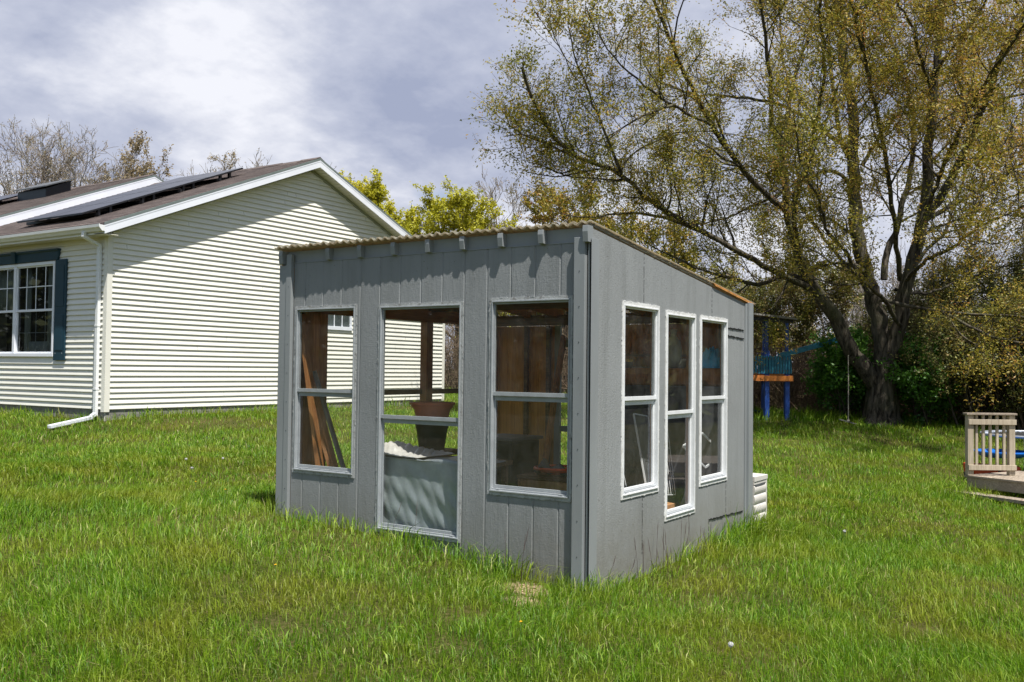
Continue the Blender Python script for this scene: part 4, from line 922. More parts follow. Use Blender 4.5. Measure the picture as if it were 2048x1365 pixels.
# ================================================================== play tower
pt = empty('play_tower', (25.7, 8.3, .1), 'blue wooden play tower with teal slat railing and orange deck beside the big tree', 'play tower')
PTX = [(25.42, 8.66), (25.78, 8.04), (26.35, 9.2), (26.7, 8.57)]
corner = [(25.42, 8.44), (25.78, 8.04)]
A = Vector((25.50, 8.42, 0)); Bv = Vector((25.88, 7.98, 0)); dirr = (Bv - A).normalized(); perp = Vector((.76, .65, 0)).normalized(); Lw = 1.6
C0 = A - dirr * 1.05
posts = [C0, A, Bv, C0 + perp * Lw, Bv + perp * Lw]
for i, p in enumerate(posts):
    g0 = gzs(p.x, p.y) - .1
    MB().bar((p.x, p.y, g0), (p.x, p.y, 2.06), .125, .125, (1, .8, 0)).build('post', M['blue_post'], pt, .005)
    MB().bar((p.x, p.y, 2.06), (p.x, p.y, 2.95), .075, .075, (1, .8, 0)).build('post', M['blue_post'], pt, .004)
pf = perp * -.1
MB().bar(tuple(C0 + pf - dirr * .1) [:2] + (1.30,), tuple(Bv + pf + dirr * .12)[:2] + (1.30,), .05, .15).build('deck_beam', M['orange_wood'], pt, .003)
MB().bar(tuple(C0 + perp * (Lw + .1))[:2] + (1.30,), tuple(Bv + perp * (Lw + .1))[:2] + (1.30,), .05, .15).build('deck_beam', M['orange_wood'], pt, .003)
MB().bar(tuple(Bv + dirr * .12 - perp * .1)[:2] + (1.30,), tuple(Bv + dirr * .12 + perp * Lw)[:2] + (1.30,), .05, .15).build('deck_beam', M['orange_wood'], pt, .003)
c = (C0 + Bv) / 2; MB().bar(tuple(C0 + perp * Lw / 2)[:2] + (1.40,), tuple(Bv + perp * Lw / 2)[:2] + (1.40,), Lw, .03).build('deck_floor', M['orange_wood'], pt)
n = 22; tot = (Bv - C0).length + .1
for k in range(n):
    p = C0 + dirr * (tot * k / n) + pf * 1.05
    MB().bar((p.x, p.y, 1.43), (p.x, p.y, 1.90 + .012 * ((k * 7) % 3)), .055, .02, tuple(perp)).build('slat', M['teal_slat'], pt)
for k in range(n):
    p = Bv + dirr * .12 + perp * (Lw * k / n)
    MB().bar((p.x, p.y, 1.43), (p.x, p.y, 1.90 + .012 * ((k * 5) % 3)), .02, .055, tuple(perp)).build('slat', M['teal_slat'], pt)
for z in (1.50, 1.84): MB().bar(tuple(C0 + pf * .7)[:2] + (z,), tuple(Bv + pf * .7)[:2] + (z,), .03, .07).build('rail', M['wood_int'], pt)
r0 = C0 - dirr * .2 + perp * -.25; r1 = Bv + dirr * .2 + perp * -.25
vs = [r0, r1, r1 + perp * (Lw + .4), r0 + perp * (Lw + .4)]
MB().prism([(vs[0].x, vs[0].y, 3.10), (vs[1].x, vs[1].y, 2.90), (vs[2].x, vs[2].y, 2.98), (vs[3].x, vs[3].y, 3.16)], (0, 0, .05)).build('roof', M['board_grey'], pt)
MB().bar(tuple(r0 + perp * .2)[:2] + (3.0,), tuple(r1 + perp * .2)[:2] + (2.86,), .05, .10).build('roof_beam', M['black'], pt)
MB().bar((25.7, 8.15, 1.91), (26.75, 6.86, 2.38), .09, .14).build('swing_beam', M['teal_slat'], pt, .004)
MB().bar(tuple(C0 + perp * .3)[:2] + (.55,), tuple(A + perp * .9)[:2] + (.35,), .5, .05).build('lower_panel', simple('dark_green_panel', (.01, .05, .04), .5, .2, 4), pt)

# rope swing under the tree
rsw = empty('rope_swing', (26.3, 6.45, .2), 'thin rope swing with a bare plank seat left of the big trunk', 'swing')
MB().tube([(26.28, 6.44, 1.95), (26.30, 6.44, 1.1), (26.33, 6.45, .17)], .012, 6).build('rope', M['rope'], rsw)
MB().bar((26.22, 6.66, .22), (26.45, 6.28, .10), .14, .03).build('seat', M['board_grey'], rsw)
MB().lathe((26.33, 6.45, .15), [(0, 0), (.035, .01), (.04, .04), (.02, .07), (0, .075)], 10).build('knot', M['rope'], rsw)

# ================================================================== small wooden platform with railing
pl = empty('wooden_platform', (15.0, 2.0, -.2), 'small weathered wood platform with a baluster railing at the right', 'deck')
dr = Vector((.60, -.80, 0)).normalized(); df = Vector((-.44, -.90, 0)).normalized()      # along rail, along front edge
db_ = Vector((15.0, 2.03, 0))
zt = .015
# frame of the platform follows two edge directions
e1 = df; e2 = Vector((.90, -.44, 0))
rail_dir = Vector((.56, -.83, 0)).normalized()
def PP(a, b, z): p = db_ + df * a + e2 * b; return (p.x, p.y, z)
W_, D_ = 2.6, 1.35
for k in range(10):
    b0 = k * D_ / 10; b1 = b0 + D_ / 10 - .008
    MB().prism([PP(-.03, b0, zt - .028), PP(W_, b0, zt - .028), PP(W_, b1, zt - .028), PP(-.03, b1, zt - .028)], (0, 0, .028)).build('deck_board', M['deck'], pl, .002)
MB().prism([PP(0, .02, zt - .17), PP(W_, .02, zt - .17), PP(W_, .055, zt - .17), PP(0, .055, zt - .17)], (0, 0, .14)).build('rim_joist', M['deck'], pl, .002)
MB().prism([PP(0, .056, zt - .17), PP(.035, .056, zt - .17), PP(.035, D_, zt - .17), PP(0, D_, zt - .17)], (0, 0, .14)).build('rim_joist', M['deck'], pl, .002)
MB().prism([PP(-.25, -.30, -.24), PP(W_, -.30, -.27), PP(W_, -.08, -.27), PP(-.25, -.08, -.24)], (0, 0, .045)).build('step_board', M['deck'], pl, .002)
for a in (.2, 1.2, 2.2): MB().prism([PP(a, .08, -.45), PP(a + .09, .08, -.45), PP(a + .09, .17, -.45), PP(a, .17, -.45)], (0, 0, .30)).build('support', M['deck'], pl)
q0 = Vector((14.98, 2.02, 0)) + e2 * .06; RL = .60
def RP(t, z, n_=0): p = q0 + rail_dir * t + Vector((rail_dir.y, -rail_dir.x, 0)) * n_; return (p.x, p.y, z)
nrm = Vector((-rail_dir.y, rail_dir.x, 0)); nrm = -nrm if nrm.dot(Vector((-1, -.6, 0))) < 0 else nrm
def rp(t, z, n_=0.0): p = q0 + rail_dir * t + nrm * n_; return (p.x, p.y, z)
for t in (.0, RL): MB().bar(rp(t, zt + .002), rp(t, .88), .085, .085, tuple(nrm)).build('railing_post', M['deck_rail'], pl, .004)
for k in range(5): MB().bar(rp(.10 + k * .10, .12), rp(.10 + k * .10, .88), .036, .036, tuple(nrm)).build('baluster', M['deck_rail'], pl, .003)
MB().bar(rp(-.04, .78, .055), rp(RL + .05, .78, .055), .025, .075).build('railing_board', M['deck_rail'], pl, .003)
MB().bar(rp(-.04, .13, .055), rp(RL + .05, .13, .055), .025, .075).build('railing_board', M['deck_rail'], pl, .003)
MB().bar(rp(-.07, .895, .01), rp(RL + .06, .895, .01), .12, .028).build('railing_cap', M['deck'], pl, .003)

# trampoline behind the platform
tr = empty('trampoline', (18.3, 1.55, -.2), 'small round trampoline with a padded pale rim behind the wood platform', 'trampoline')
tcx, tcy, tr_, tz = 18.25, 1.25, .98, .46
ring = [(tcx + tr_ * cos(a), tcy + tr_ * sin(a), tz) for a in np.linspace(0, 2 * pi, 49)]
MB().tube(ring, .022, 8, False).build('rim', M['steel'], tr, smooth=True)
MB().lathe((tcx, tcy, tz), [(0, -.01), (tr_ - .12, -.008), (tr_ - .12, -.004), (0, -.006)], 40).build('mat', M['black_plastic'], tr)
mb = MB()
for k in range(60):
    a = 2 * pi * k / 60; mb.tube([(tcx + (tr_ - .12) * cos(a), tcy + (tr_ - .12) * sin(a), tz - .006), (tcx + tr_ * cos(a), tcy + tr_ * sin(a), tz)], .007, 5)
mb.build('springs', simple('pale_spring', (.60, .64, .72), .4, .2, 12), tr)
for k in range(4):
    a = 2 * pi * k / 4 + 3.55; x, y = tcx + tr_ * cos(a), tcy + tr_ * sin(a); MB().tube([(x, y, tz), (x, y, gzs(x, y) - .05)], .024, 8).build('leg', M['steel'], tr)
tag(MB().lathe((17.35, 1.82, .12), [(0, -.02), (.28, .0), (.40, .06), (.42, .10), (.41, .105), (.27, .03), (0, .015)], 30).build('sled', M['blue_plastic'], None, smooth=True), 'blue plastic saucer leaning low behind the railing', 'saucer sled')
rt = empty('toy_wagon', (17.3, 2.1, -.2), 'orange red plastic toy partly hidden behind the platform railing', 'toy')
MB().prism([(17.20, 2.18, -.26), (17.17, 2.22, -.01), (17.40, 1.86, -.03), (17.40, 1.88, -.26)], (.32, .22, 0)).build('tray', M['red_plastic'], rt, .03)
MB().prism([(17.44, 1.80, -.22), (17.44, 1.80, -.03), (17.60, 1.56, -.04), (17.60, 1.56, -.22)], (.3, .2, 0)).build('front_tray', M['red_plastic'], rt, .03)
for x, y in ((17.2, 2.28), (17.45, 1.9)): MB().tube([(x, y, -.18), (x + .04, y + .03, -.18)], .07, 14).build('wheel', M['black_plastic'], rt)
LIMBS=[('trunk',0.673,0.302,[(27.35,5.83,-0.1),(27.35,5.83,0.17),(27.33,5.81,0.75),(27.34,5.77,1.3),(27.34,5.75,1.78)]),
('A',0.343,0.062,[(27.35,5.75,1.57),(27.32,5.78,2.26),(27.25,5.87,2.94),(27.18,5.97,3.56),(27.04,6.17,4.18),(26.9,6.37,5.25),(26.86,6.42,6.33),(26.81,6.46,7.81),(26.84,6.41,8.6),(26.71,6.6,9.62),(26.64,6.69,10.36),(26.59,6.74,11.24),(26.52,6.84,12.63),(26.47,6.88,14.03),(26.4,6.97,15.43)]),
('B',0.302,0.062,[(27.38,5.7,1.5),(27.4,5.47,2.26),(27.39,5.32,2.94),(27.33,5.23,3.61),(27.3,4.97,4.77),(27.3,4.74,5.62),(27.29,4.65,6.02),(27.18,4.6,6.82),(27.06,4.51,7.89),(26.93,4.43,8.95),(26.89,4.28,9.74),(26.75,4.21,10.78),(26.61,4.07,12.04),(26.48,3.93,13.28),(26.27,3.94,14.38)]),
('C',0.357,0.103,[(27.35,5.78,0.88),(26.97,6.1,1.5),(26.58,6.44,2.08),(26.3,6.64,2.66),(26.04,6.83,3.17),(25.73,7.1,3.63),(25.41,7.38,4.11),(25.11,7.51,4.94),(24.89,7.6,5.57),(24.75,7.69,5.89),(24.61,7.62,6.67),(24.43,7.69,7.19)]),
('C1',0.096,0.027,[(24.43,7.69,7.19),(24.07,7.76,7.66),(23.79,7.77,8.08),(23.4,7.65,8.81),(22.84,7.59,9.68),(22.29,7.53,10.51),(21.7,7.45,11.38),(21.22,7.2,12.2)]),
('C2',0.096,0.027,[(24.43,7.69,7.19),(24.56,7.58,7.81),(24.68,7.54,8.85),(24.92,7.33,9.87),(25.14,7.12,10.67),(25.27,7.02,11.41),(25.42,6.97,12.67)]),
('C3',0.055,0.021,[(24.7,7.55,8.86),(24.94,7.81,9.84),(25.31,8.01,11.08),(25.74,8.3,12.68)]),
('D',0.124,0.048,[(25.69,7.07,3.56),(25.08,7.45,3.88),(24.24,8.01,4.18),(23.38,8.55,4.6),(22.53,9.07,4.99),(21.66,9.6,5.34),(20.86,10.02,5.78),(20.32,10.27,6.19),(19.92,10.49,6.31),(19.26,10.88,6.44),(18.85,11.08,6.66),(18.47,11.23,6.93),(17.89,11.31,7.57),(17.48,11.29,8.1)]),
('D2',0.082,0.021,[(23.07,8.44,4.56),(22.78,8.99,4.94),(22.45,9.59,5.22),(22.05,10.32,5.48),(21.69,10.99,5.52),(21.33,11.67,5.33),(21.03,12.23,5.46)]),
('E',0.124,0.034,[(24.67,7.6,5.67),(23.81,8.02,6.17),(23.03,8.37,6.68),(22.45,8.55,7.18),(22.02,8.68,7.54),(21.48,8.79,8.05),(20.99,8.9,8.49),(20.43,8.98,9.02),(19.99,9.05,9.4),(19.5,9.06,9.89),(18.92,9.02,10.48),(18.36,8.88,11.11)]),
('F',0.062,0.017,[(21.51,8.48,7.4),(20.83,8.74,7.5),(20.25,8.93,7.64),(19.61,9.13,7.8),(18.92,9.28,8.04),(18.21,9.44,8.26),(17.46,9.47,8.65)]),
('F2',0.048,0.017,[(19.79,8.72,7.49),(19.24,9.02,7.25),(18.69,9.31,6.94),(18.09,9.54,6.4)]),
('G2',0.055,0.017,[(19.65,9.93,6.03),(19.31,9.99,6.46),(18.87,10.04,7.06),(18.37,10.13,7.67),(17.86,10.2,8.29),(17.49,10.14,8.86)]),
('G3',0.034,0.014,[(19.89,10.09,6.13),(20.11,10.07,6.52),(20.8,9.67,7.02),(21.57,9.17,7.36),(22.3,8.68,7.42),(22.79,8.35,7.42)]),
('G4',0.041,0.014,[(18.9,10.68,6.35),(18.51,11.05,6.5),(18.14,11.36,6.8),(17.88,11.6,6.87),(17.67,11.8,6.73)]),
('H',0.082,0.027,[(26.78,6.36,6.23),(26.79,6.79,7.16),(26.65,7.3,7.06),(26.53,7.78,6.86),(26.41,8.35,6.49),(26.23,9.01,6.23),(26.03,9.82,5.84),(25.78,10.64,5.72)]),
('I',0.096,0.027,[(26.67,6.44,7.6),(26.66,7.08,8.13),(26.63,7.81,8.75),(26.58,8.38,9.12),(26.47,9.25,9.39),(26.36,9.97,9.57),(26.23,10.84,9.64),(26.09,11.75,10.08)]),
('J',0.096,0.034,[(26.92,6.45,7.23),(26.85,6.81,7.86),(26.97,6.95,8.85),(27.06,7.08,9.68),(27.19,7.17,10.61),(27.4,7.34,12.19),(27.58,7.45,13.45),(27.78,7.62,15.05)]),
('K',0.137,0.034,[(27.27,5.73,4.04),(27.4,5.72,4.82),(27.69,5.46,5.45),(27.85,5.39,6.17),(28.14,5.17,7.05),(28.34,5.15,8.25),(28.43,5.22,9.16),(28.45,5.34,9.83),(28.39,5.67,10.73),(28.25,6.18,11.95),(28.29,6.4,13.18)]),
('L',0.089,0.027,[(26.95,6.23,7.21),(27.31,6.03,7.81),(27.93,5.62,8.69),(28.78,4.95,9.49),(29.53,4.31,9.95),(30.04,3.9,10.44),(30.57,3.47,10.98),(31.09,3.13,11.81)]),
('M',0.165,0.041,[(26.98,4.63,5.57),(26.86,4.24,6.12),(26.77,4.06,6.43),(26.62,3.7,7),(26.47,3.44,7.47),(26.28,3.27,7.93),(26.08,2.97,8.51),(25.8,2.71,9.17),(25.61,2.42,9.66),(25.32,2.02,10.39),(24.89,1.67,11.23),(24.41,1.44,12.03)]),
('N',0.089,0.034,[(27.18,4.69,5.53),(27.45,4.48,5.76),(28.29,3.78,6.31),(29.02,3.16,6.83),(29.75,2.54,7.36),(30.7,1.72,7.99),(31.79,0.78,8.82)]),
('O',0.076,0.027,[(26.35,3.69,6.82),(26.5,3.54,6.93),(26.95,3.07,7.15),(27.63,2.35,7.42),(28.45,1.48,7.76),(29.28,0.61,8.36)]),
('P',0.062,0.021,[(27.33,5.05,4.7),(27.88,4.79,5.39),(28.74,4.16,5.73),(29.66,3.49,6.22),(30.39,2.94,6.57),(31.28,2.26,7.01),(32.36,1.43,7.55)]),
('Q',0.082,0.027,[(27.02,5.78,3.47),(26.97,5.45,3.39),(26.87,4.75,3.22),(26.76,4.09,3.06),(26.57,3.14,2.97),(26.32,2.13,2.88),(26.06,1.27,2.67)]),
('Q2',0.062,0.027,[(26.1,3.93,2.97),(25.89,3.31,2.58),(25.71,2.79,2.29),(25.53,2.2,2.21),(25.31,1.54,2.06)]),
('Q3',0.027,0.014,[(26.08,3.95,2.97),(25.93,3.81,2.65),(25.83,3.65,2.43),(25.7,3.16,2.14),(25.63,2.88,1.98)]),
('R',0.069,0.021,[(27.44,5.48,3.77),(27.72,5.31,3.69),(28.52,4.78,3.73),(28.97,4.49,3.89),(29.47,4.17,4.16),(30.64,3.37,4.52),(31.64,2.68,4.88)]),
('S',0.103,0.021,[(25.61,7.34,3.97),(25.08,7.72,4.14),(24.67,7.99,3.89),(24.35,8.22,3.7),(23.7,8.67,3.86),(22.94,9.19,4.01),(22.29,9.6,4.28),(21.52,10.07,4.6)]),
('S2',0.062,0.014,[(24.95,7.61,4.05),(24.77,7.66,3.71),(24.5,7.8,3.36),(24.36,7.85,3.12),(24.13,8.01,3.02)]),
('T',0.082,0.021,[(26.55,6.09,4.2),(26.87,6.54,4.59),(27.09,7,4.57),(27.4,7.64,4.42),(27.6,8.13,4.39)]),
('T2',0.062,0.021,[(27.02,6.4,5.16),(27.3,7.33,5.97),(27.35,7.77,6.01),(27.51,8.1,5.69),(27.64,8.73,5.38)]),
('U',0.076,0.021,[(26.91,6.69,9.78),(27.69,6.47,10.67),(28.55,6.11,11.44),(29.64,5.77,12.77),(30.62,5.53,14.14)]),
('V',0.069,0.021,[(26.44,4.35,8.81),(24.76,4.36,9.19),(23.38,4.22,9.49),(21.59,4.31,9.61),(19.73,4.13,9.76)]),
('W',0.069,0.021,[(26.46,4.3,9.27),(24.31,3.51,9.28),(22.39,2.83,9.14),(19.86,2.17,8.87)]),
('X',0.089,0.021,[(27.02,5.27,2.78),(25.79,5.4,3.38),(24.36,5.69,3.79),(23.03,5.72,4.39),(21.84,5.87,4.72),(20.77,5.69,5.22),(19.22,5.67,5.69),(17.86,5.36,6.17)]),
('Y',0.082,0.021,[(27.09,5.09,4),(25.98,4.46,4.39),(24.93,3.72,4.48),(23.26,2.85,4.8),(22.13,2.24,4.81),(20.46,1.48,4.8)]),
('Y2',0.082,0.021,[(27.09,5.09,4),(28.15,4.84,4.91),(29.05,4.46,5.42),(30.85,4.19,7.42),(32.21,4.08,9.21),(33.47,4.09,11.12)]),
('AA',0.096,0.027,[(26.66,5.2,3.96),(25.31,5.05,5.24),(23.43,4.9,6.76),(21.08,4.82,8.23),(19.01,4.73,9.23),(17.13,4.43,9.95)]),
('AB',0.096,0.027,[(25.19,7.42,4.47),(23.97,7.26,5.61),(22.85,6.5,6.83),(21.36,5.74,8.13),(19.66,5.39,9.18),(17.84,5.18,9.97)]),
('AC',0.082,0.027,[(26.97,4.63,5.7),(25.08,3.74,6.95),(23.29,2.85,7.84),(21.38,1.88,8.42),(19.39,1.07,8.74)]),
('X2',0.082,0.021,[(26.59,5.88,3.58),(26.9,6.55,4.32),(27.26,7.32,5.25),(27.84,8.5,6.88),(28.05,9.8,7.81),(28.14,11.12,7.66),(28.2,12.33,7.47)])]
# ================================================================== trees
class TB:
    """tubes for branches, collected as numpy arrays"""
    def __init__(s): s.V = []; s.Q = []; s.n = 0
    def tube(s, P, R, n=4):
        P = np.asarray(P, float); R = np.asarray(R, float); k = len(P)
        T = np.gradient(P, axis=0); T /= np.linalg.norm(T, axis=1)[:, None] + 1e-9
        ref = np.array([.31, .22, .92]) if abs(T[0] @ np.array([.31, .22, .92])) < .93 else np.array([1., .1, 0])
        X = np.cross(T, ref); X /= np.linalg.norm(X, axis=1)[:, None] + 1e-9; Y = np.cross(T, X)
        a = np.arange(n) * 2 * pi / n
        V = P[:, None, :] + R[:, None, None] * (X[:, None, :] * np.cos(a)[None, :, None] + Y[:, None, :] * np.sin(a)[None, :, None])
        i = np.arange(k - 1)[:, None] * n + np.arange(n)[None, :]; j = np.arange(k - 1)[:, None] * n + ((np.arange(n) + 1) % n)[None, :]
        s.V.append(V.reshape(-1, 3)); s.Q.append((np.stack([i, j, j + n, i + n], -1).reshape(-1, 4)) + s.n); s.n += k * n
    def build(s, name, m, parent): return link(name, np_mesh(name, np.concatenate(s.V), np.concatenate(s.Q), smooth=True), m, parent)
def resample(P, step):
    P = np.asarray(P, float); d = np.r_[0, np.cumsum(np.linalg.norm(np.diff(P, axis=0), axis=1))]; n = max(3, int(d[-1] / step) + 1); t = np.linspace(0, d[-1], n)
    # smooth (Catmull-like) by cubic through numpy interp then averaging
    Q = np.stack([np.interp(t, d, P[:, i]) for i in range(3)], -1)
    for _ in range(2): Q[1:-1] = .25 * Q[:-2] + .5 * Q[1:-1] + .25 * Q[2:]
    return Q, t / d[-1], d[-1]
def wander(rg, p, d, L, n, curl, up):
    P = [p]; d = d / np.linalg.norm(d); st = L / n
    for _ in range(n):
        d = d + rg.normal(0, curl, 3) + np.array([0, 0, up]); d /= np.linalg.norm(d); P.append(P[-1] + d * st)
    return np.array(P)
def leaves_mesh(C, S, T, rg, aspect=.42, droop=0.0):
    n = len(C); A = rg.normal(0, 1, (n, 3)); A[:, 2] = A[:, 2] * .7 - droop; A /= np.linalg.norm(A, axis=1)[:, None]
    B = np.cross(A, rg.normal(0, 1, (n, 3))); B /= np.linalg.norm(B, axis=1)[:, None] + 1e-9
    S = S[:, None]; V = np.stack([C, C + A * S * .5 + B * S * aspect * .5, C + A * S, C + A * S * .5 - B * S * aspect * .5], 1).reshape(-1, 3)
    return V, np.arange(4 * n).reshape(-1, 4), np.repeat(T, 4)
def build_leaves(name, C, S, T, rg, mat, parent, aspect=.42, droop=0.0):
    V, Q, A = leaves_mesh(np.asarray(C), np.asarray(S), np.clip(np.asarray(T), 0, 1), rg, aspect, droop)
    return link(name, np_mesh(name, V, Q, attr=A), mat, parent)
def grow(rg, tb, limbs, every=.4, sub=(1.0, 2.2), tw=(.3, .7), ntw=6, nlf=10, lsize=(.05, .09), leaf=True, up=.08, tint=.5, skip=.12, rmin=.004, tside=3, lfspread=.05, taper=.35, ok=None):
    """limbs: list of (P, R). grows side shoots, twigs and leaf positions"""
    LC = []; LS = []; LT = []
    for (P, R) in limbs:
        L = np.r_[0, np.cumsum(np.linalg.norm(np.diff(P, axis=0), axis=1))]; tot = L[-1]; s_ = tot * skip + rg.uniform(0, every)
        T = np.gradient(P, axis=0); T /= np.linalg.norm(T, axis=1)[:, None] + 1e-9
        while s_ < tot:
            f = s_ / tot; p = np.array([np.interp(s_, L, P[:, i]) for i in range(3)]); t_ = np.array([np.interp(s_, L, T[:, i]) for i in range(3)]); r_ = np.interp(s_, L, R)
            o = rg.normal(0, 1, 3); o -= t_ * (o @ t_); o /= np.linalg.norm(o); d = o + t_ * rg.uniform(.3, 1.0) + np.array([0, 0, .25 + up])
            l = rg.uniform(*sub) * (1 - taper * f); rr = min(r_ * .5, .008 + .007 * l)
            q = wander(rg, p, d, l, 5, .16, up)
            if ok is not None and not ok(q[-1]): s_ += every; continue
            tb.tube(q, np.linspace(rr, rmin, 6), tside + 1)
            ttone = tint + rg.normal(0, .10)
            for k in range(ntw):
                g = rg.uniform(.2, 1.0); qi = g * 5; a = int(min(qi, 4)); pp = q[a] + (q[a + 1] - q[a]) * (qi - a); dd = (q[a + 1] - q[a]) / (l / 5)
                o = rg.normal(0, 1, 3); o -= dd * (o @ dd); o /= np.linalg.norm(o) + 1e-9
                tl = rg.uniform(*tw); e_ = wander(rg, pp, dd * .9 + o * .8 + np.array([0, 0, up]), tl, 3, .18, up * .7); tb.tube(e_, np.linspace(max(rmin, rr * .35), rmin * .6, 4), tside)
                if leaf:
                    nl = rg.poisson(nlf)
                    if nl:
                        u = rg.uniform(.15, 1.05, nl) * 3; ai = np.minimum(u.astype(int), 2); c_ = e_[ai] + (e_[ai + 1] - e_[ai]) * (u - ai)[:, None] + rg.normal(0, lfspread, (nl, 3))
                        LC.append(c_); LS.append(rg.uniform(*lsize, nl)); LT.append(rg.normal(ttone, .16, nl))
            s_ += every * rg.uniform(.6, 1.4)
    return (np.concatenate(LC), np.concatenate(LS), np.concatenate(LT)) if LC else (None, None, None)

def within(p):
    s_ = (p[0] - 26.3) * .549 - (p[1] - 5.7) * .836; return s_ > np.interp(p[2], [4, 5.6, 7, 9, 10, 14], [-10.4, -10.6, -10.7, -9.5, -8.7, -7.4])
def big_tree():
    rg = np.random.default_rng(21); t = empty('spreading_tree', (26.4, 5.7, .03), 'huge spreading tree with thick forked trunk and sparse olive spring leaves', 'tree')
    tb = TB(); big = TB(); limbs = []
    for (nm, r0, r1, P) in LIMBS:
        P = np.array(P)
        if nm == 'trunk':
            Q, f, L = resample(P, .12); R = r0; R = np.interp(f, [0, .08, .2, .55, 1], [r0 * 1.2, r0 * .9, r0 * .72, r0 * .60, r0 * .52]); a = Q; n = 22
            # flared fluted butt
            V = []; ang = np.arange(n) * 2 * pi / n
            for q, r_, ff in zip(Q, R, f):
                fl = 1 + (.16 * (1 - ff) ** 2) * np.sin(ang * 5 + .6) + .05 * np.sin(ang * 9 + ff * 5)
                V.append(np.stack([q[0] + r_ * fl * np.cos(ang), q[1] + r_ * fl * np.sin(ang), np.full(n, q[2])], -1))
            k = len(V); V = np.concatenate(V); i = np.arange(k - 1)[:, None] * n + np.arange(n)[None, :]; j = np.arange(k - 1)[:, None] * n + ((np.arange(n) + 1) % n)[None, :]
            big.V.append(V); big.Q.append(np.stack([i, j, j + n, i + n], -1).reshape(-1, 4) + big.n); big.n += len(V); continue
        Q, f, L = resample(P, .28); Q[1:-1] += rg.normal(0, .025 + r0 * .10, (len(Q) - 2, 3)) * .5
        r0 *= .70; R = r1 * .75 + (r0 - r1 * .75) * (1 - f) ** 1.05
        if r1 < .1 and nm not in ('D', 'G2', 'G4', 'F2'):
            dd = Q[-1] - Q[-3]; E_ = wander(rg, Q[-1], dd, rg.uniform(.3, .7), 8, .08, .04); Q = np.concatenate([Q, E_[1:]]); R = np.concatenate([R, np.linspace(R[-1], .008, 9)[1:]])
        big.tube(Q, R, 14 if r0 > .2 else (9 if r0 > .1 else 6))
        sk = {'A': .35, 'B': .35, 'C': .55, 'D': .2}.get(nm, .12)
        c = int(len(Q) * sk); limbs.append((Q[c:], R[c:]))
        if nm in ('D', 'G2', 'G4'): limbs.append((Q[int(len(Q) * .6):], R[int(len(Q) * .6):]))
    # second-order branches between the drawn limbs fill the crown
    extra = []
    for (P, R) in limbs:
        L = np.linalg.norm(np.diff(P, axis=0), axis=1).sum(); k = int(L / 1.15)
        for _ in range(k):
            i = rg.integers(1, max(2, int(len(P) * .8))); tdir = P[min(i + 1, len(P) - 1)] - P[i - 1]; tdir /= np.linalg.norm(tdir); o = rg.normal(0, 1, 3); o -= tdir * (o @ tdir); o /= np.linalg.norm(o)
            l = rg.uniform(1.5, 3.2); q = wander(rg, P[i], tdir * .8 + o + np.array([0, 0, .3]), l, 9, .13, .05)
            if not within(q[-1]): continue
            r_ = np.linspace(min(R[i] * .55, .04), .009, 10); big.tube(q, r_, 5); extra.append((q, r_))
    C, S, T = grow(rg, tb, [(p, r_) for p, r_ in limbs], every=.26, taper=.6, ok=within, sub=(.9, 2.1), ntw=6, nlf=28, lsize=(.045, .095), tint=.54, lfspread=.09, skip=.05, rmin=.005)
    C2, S2, T2 = grow(rg, tb, extra, every=.30, ok=within, sub=(.6, 1.5), ntw=6, nlf=28, lsize=(.045, .095), tint=.58, lfspread=.09, skip=.25, rmin=.005)
    # crown goes rustier high up on the right, greener low on the left
    C = np.concatenate([C, C2]); S = np.concatenate([S, S2]); T = np.concatenate([T, T2])
    side = (C - np.array([26.3, 5.7, 0])) @ np.array([.549, -.836, 0])
    T = T + np.clip(side * .024, -.12, .14) + np.clip((C[:, 2] - 6) * .012, -.05, .1)
    big.build('trunk', M['bark_big'], t); tb.build('twigs', M['bark_thin'], t)
    build_leaves('crown', C, S, T, rg, M['leaf_olive'], t, .42, .35)
    print('big tree leaves', len(C))

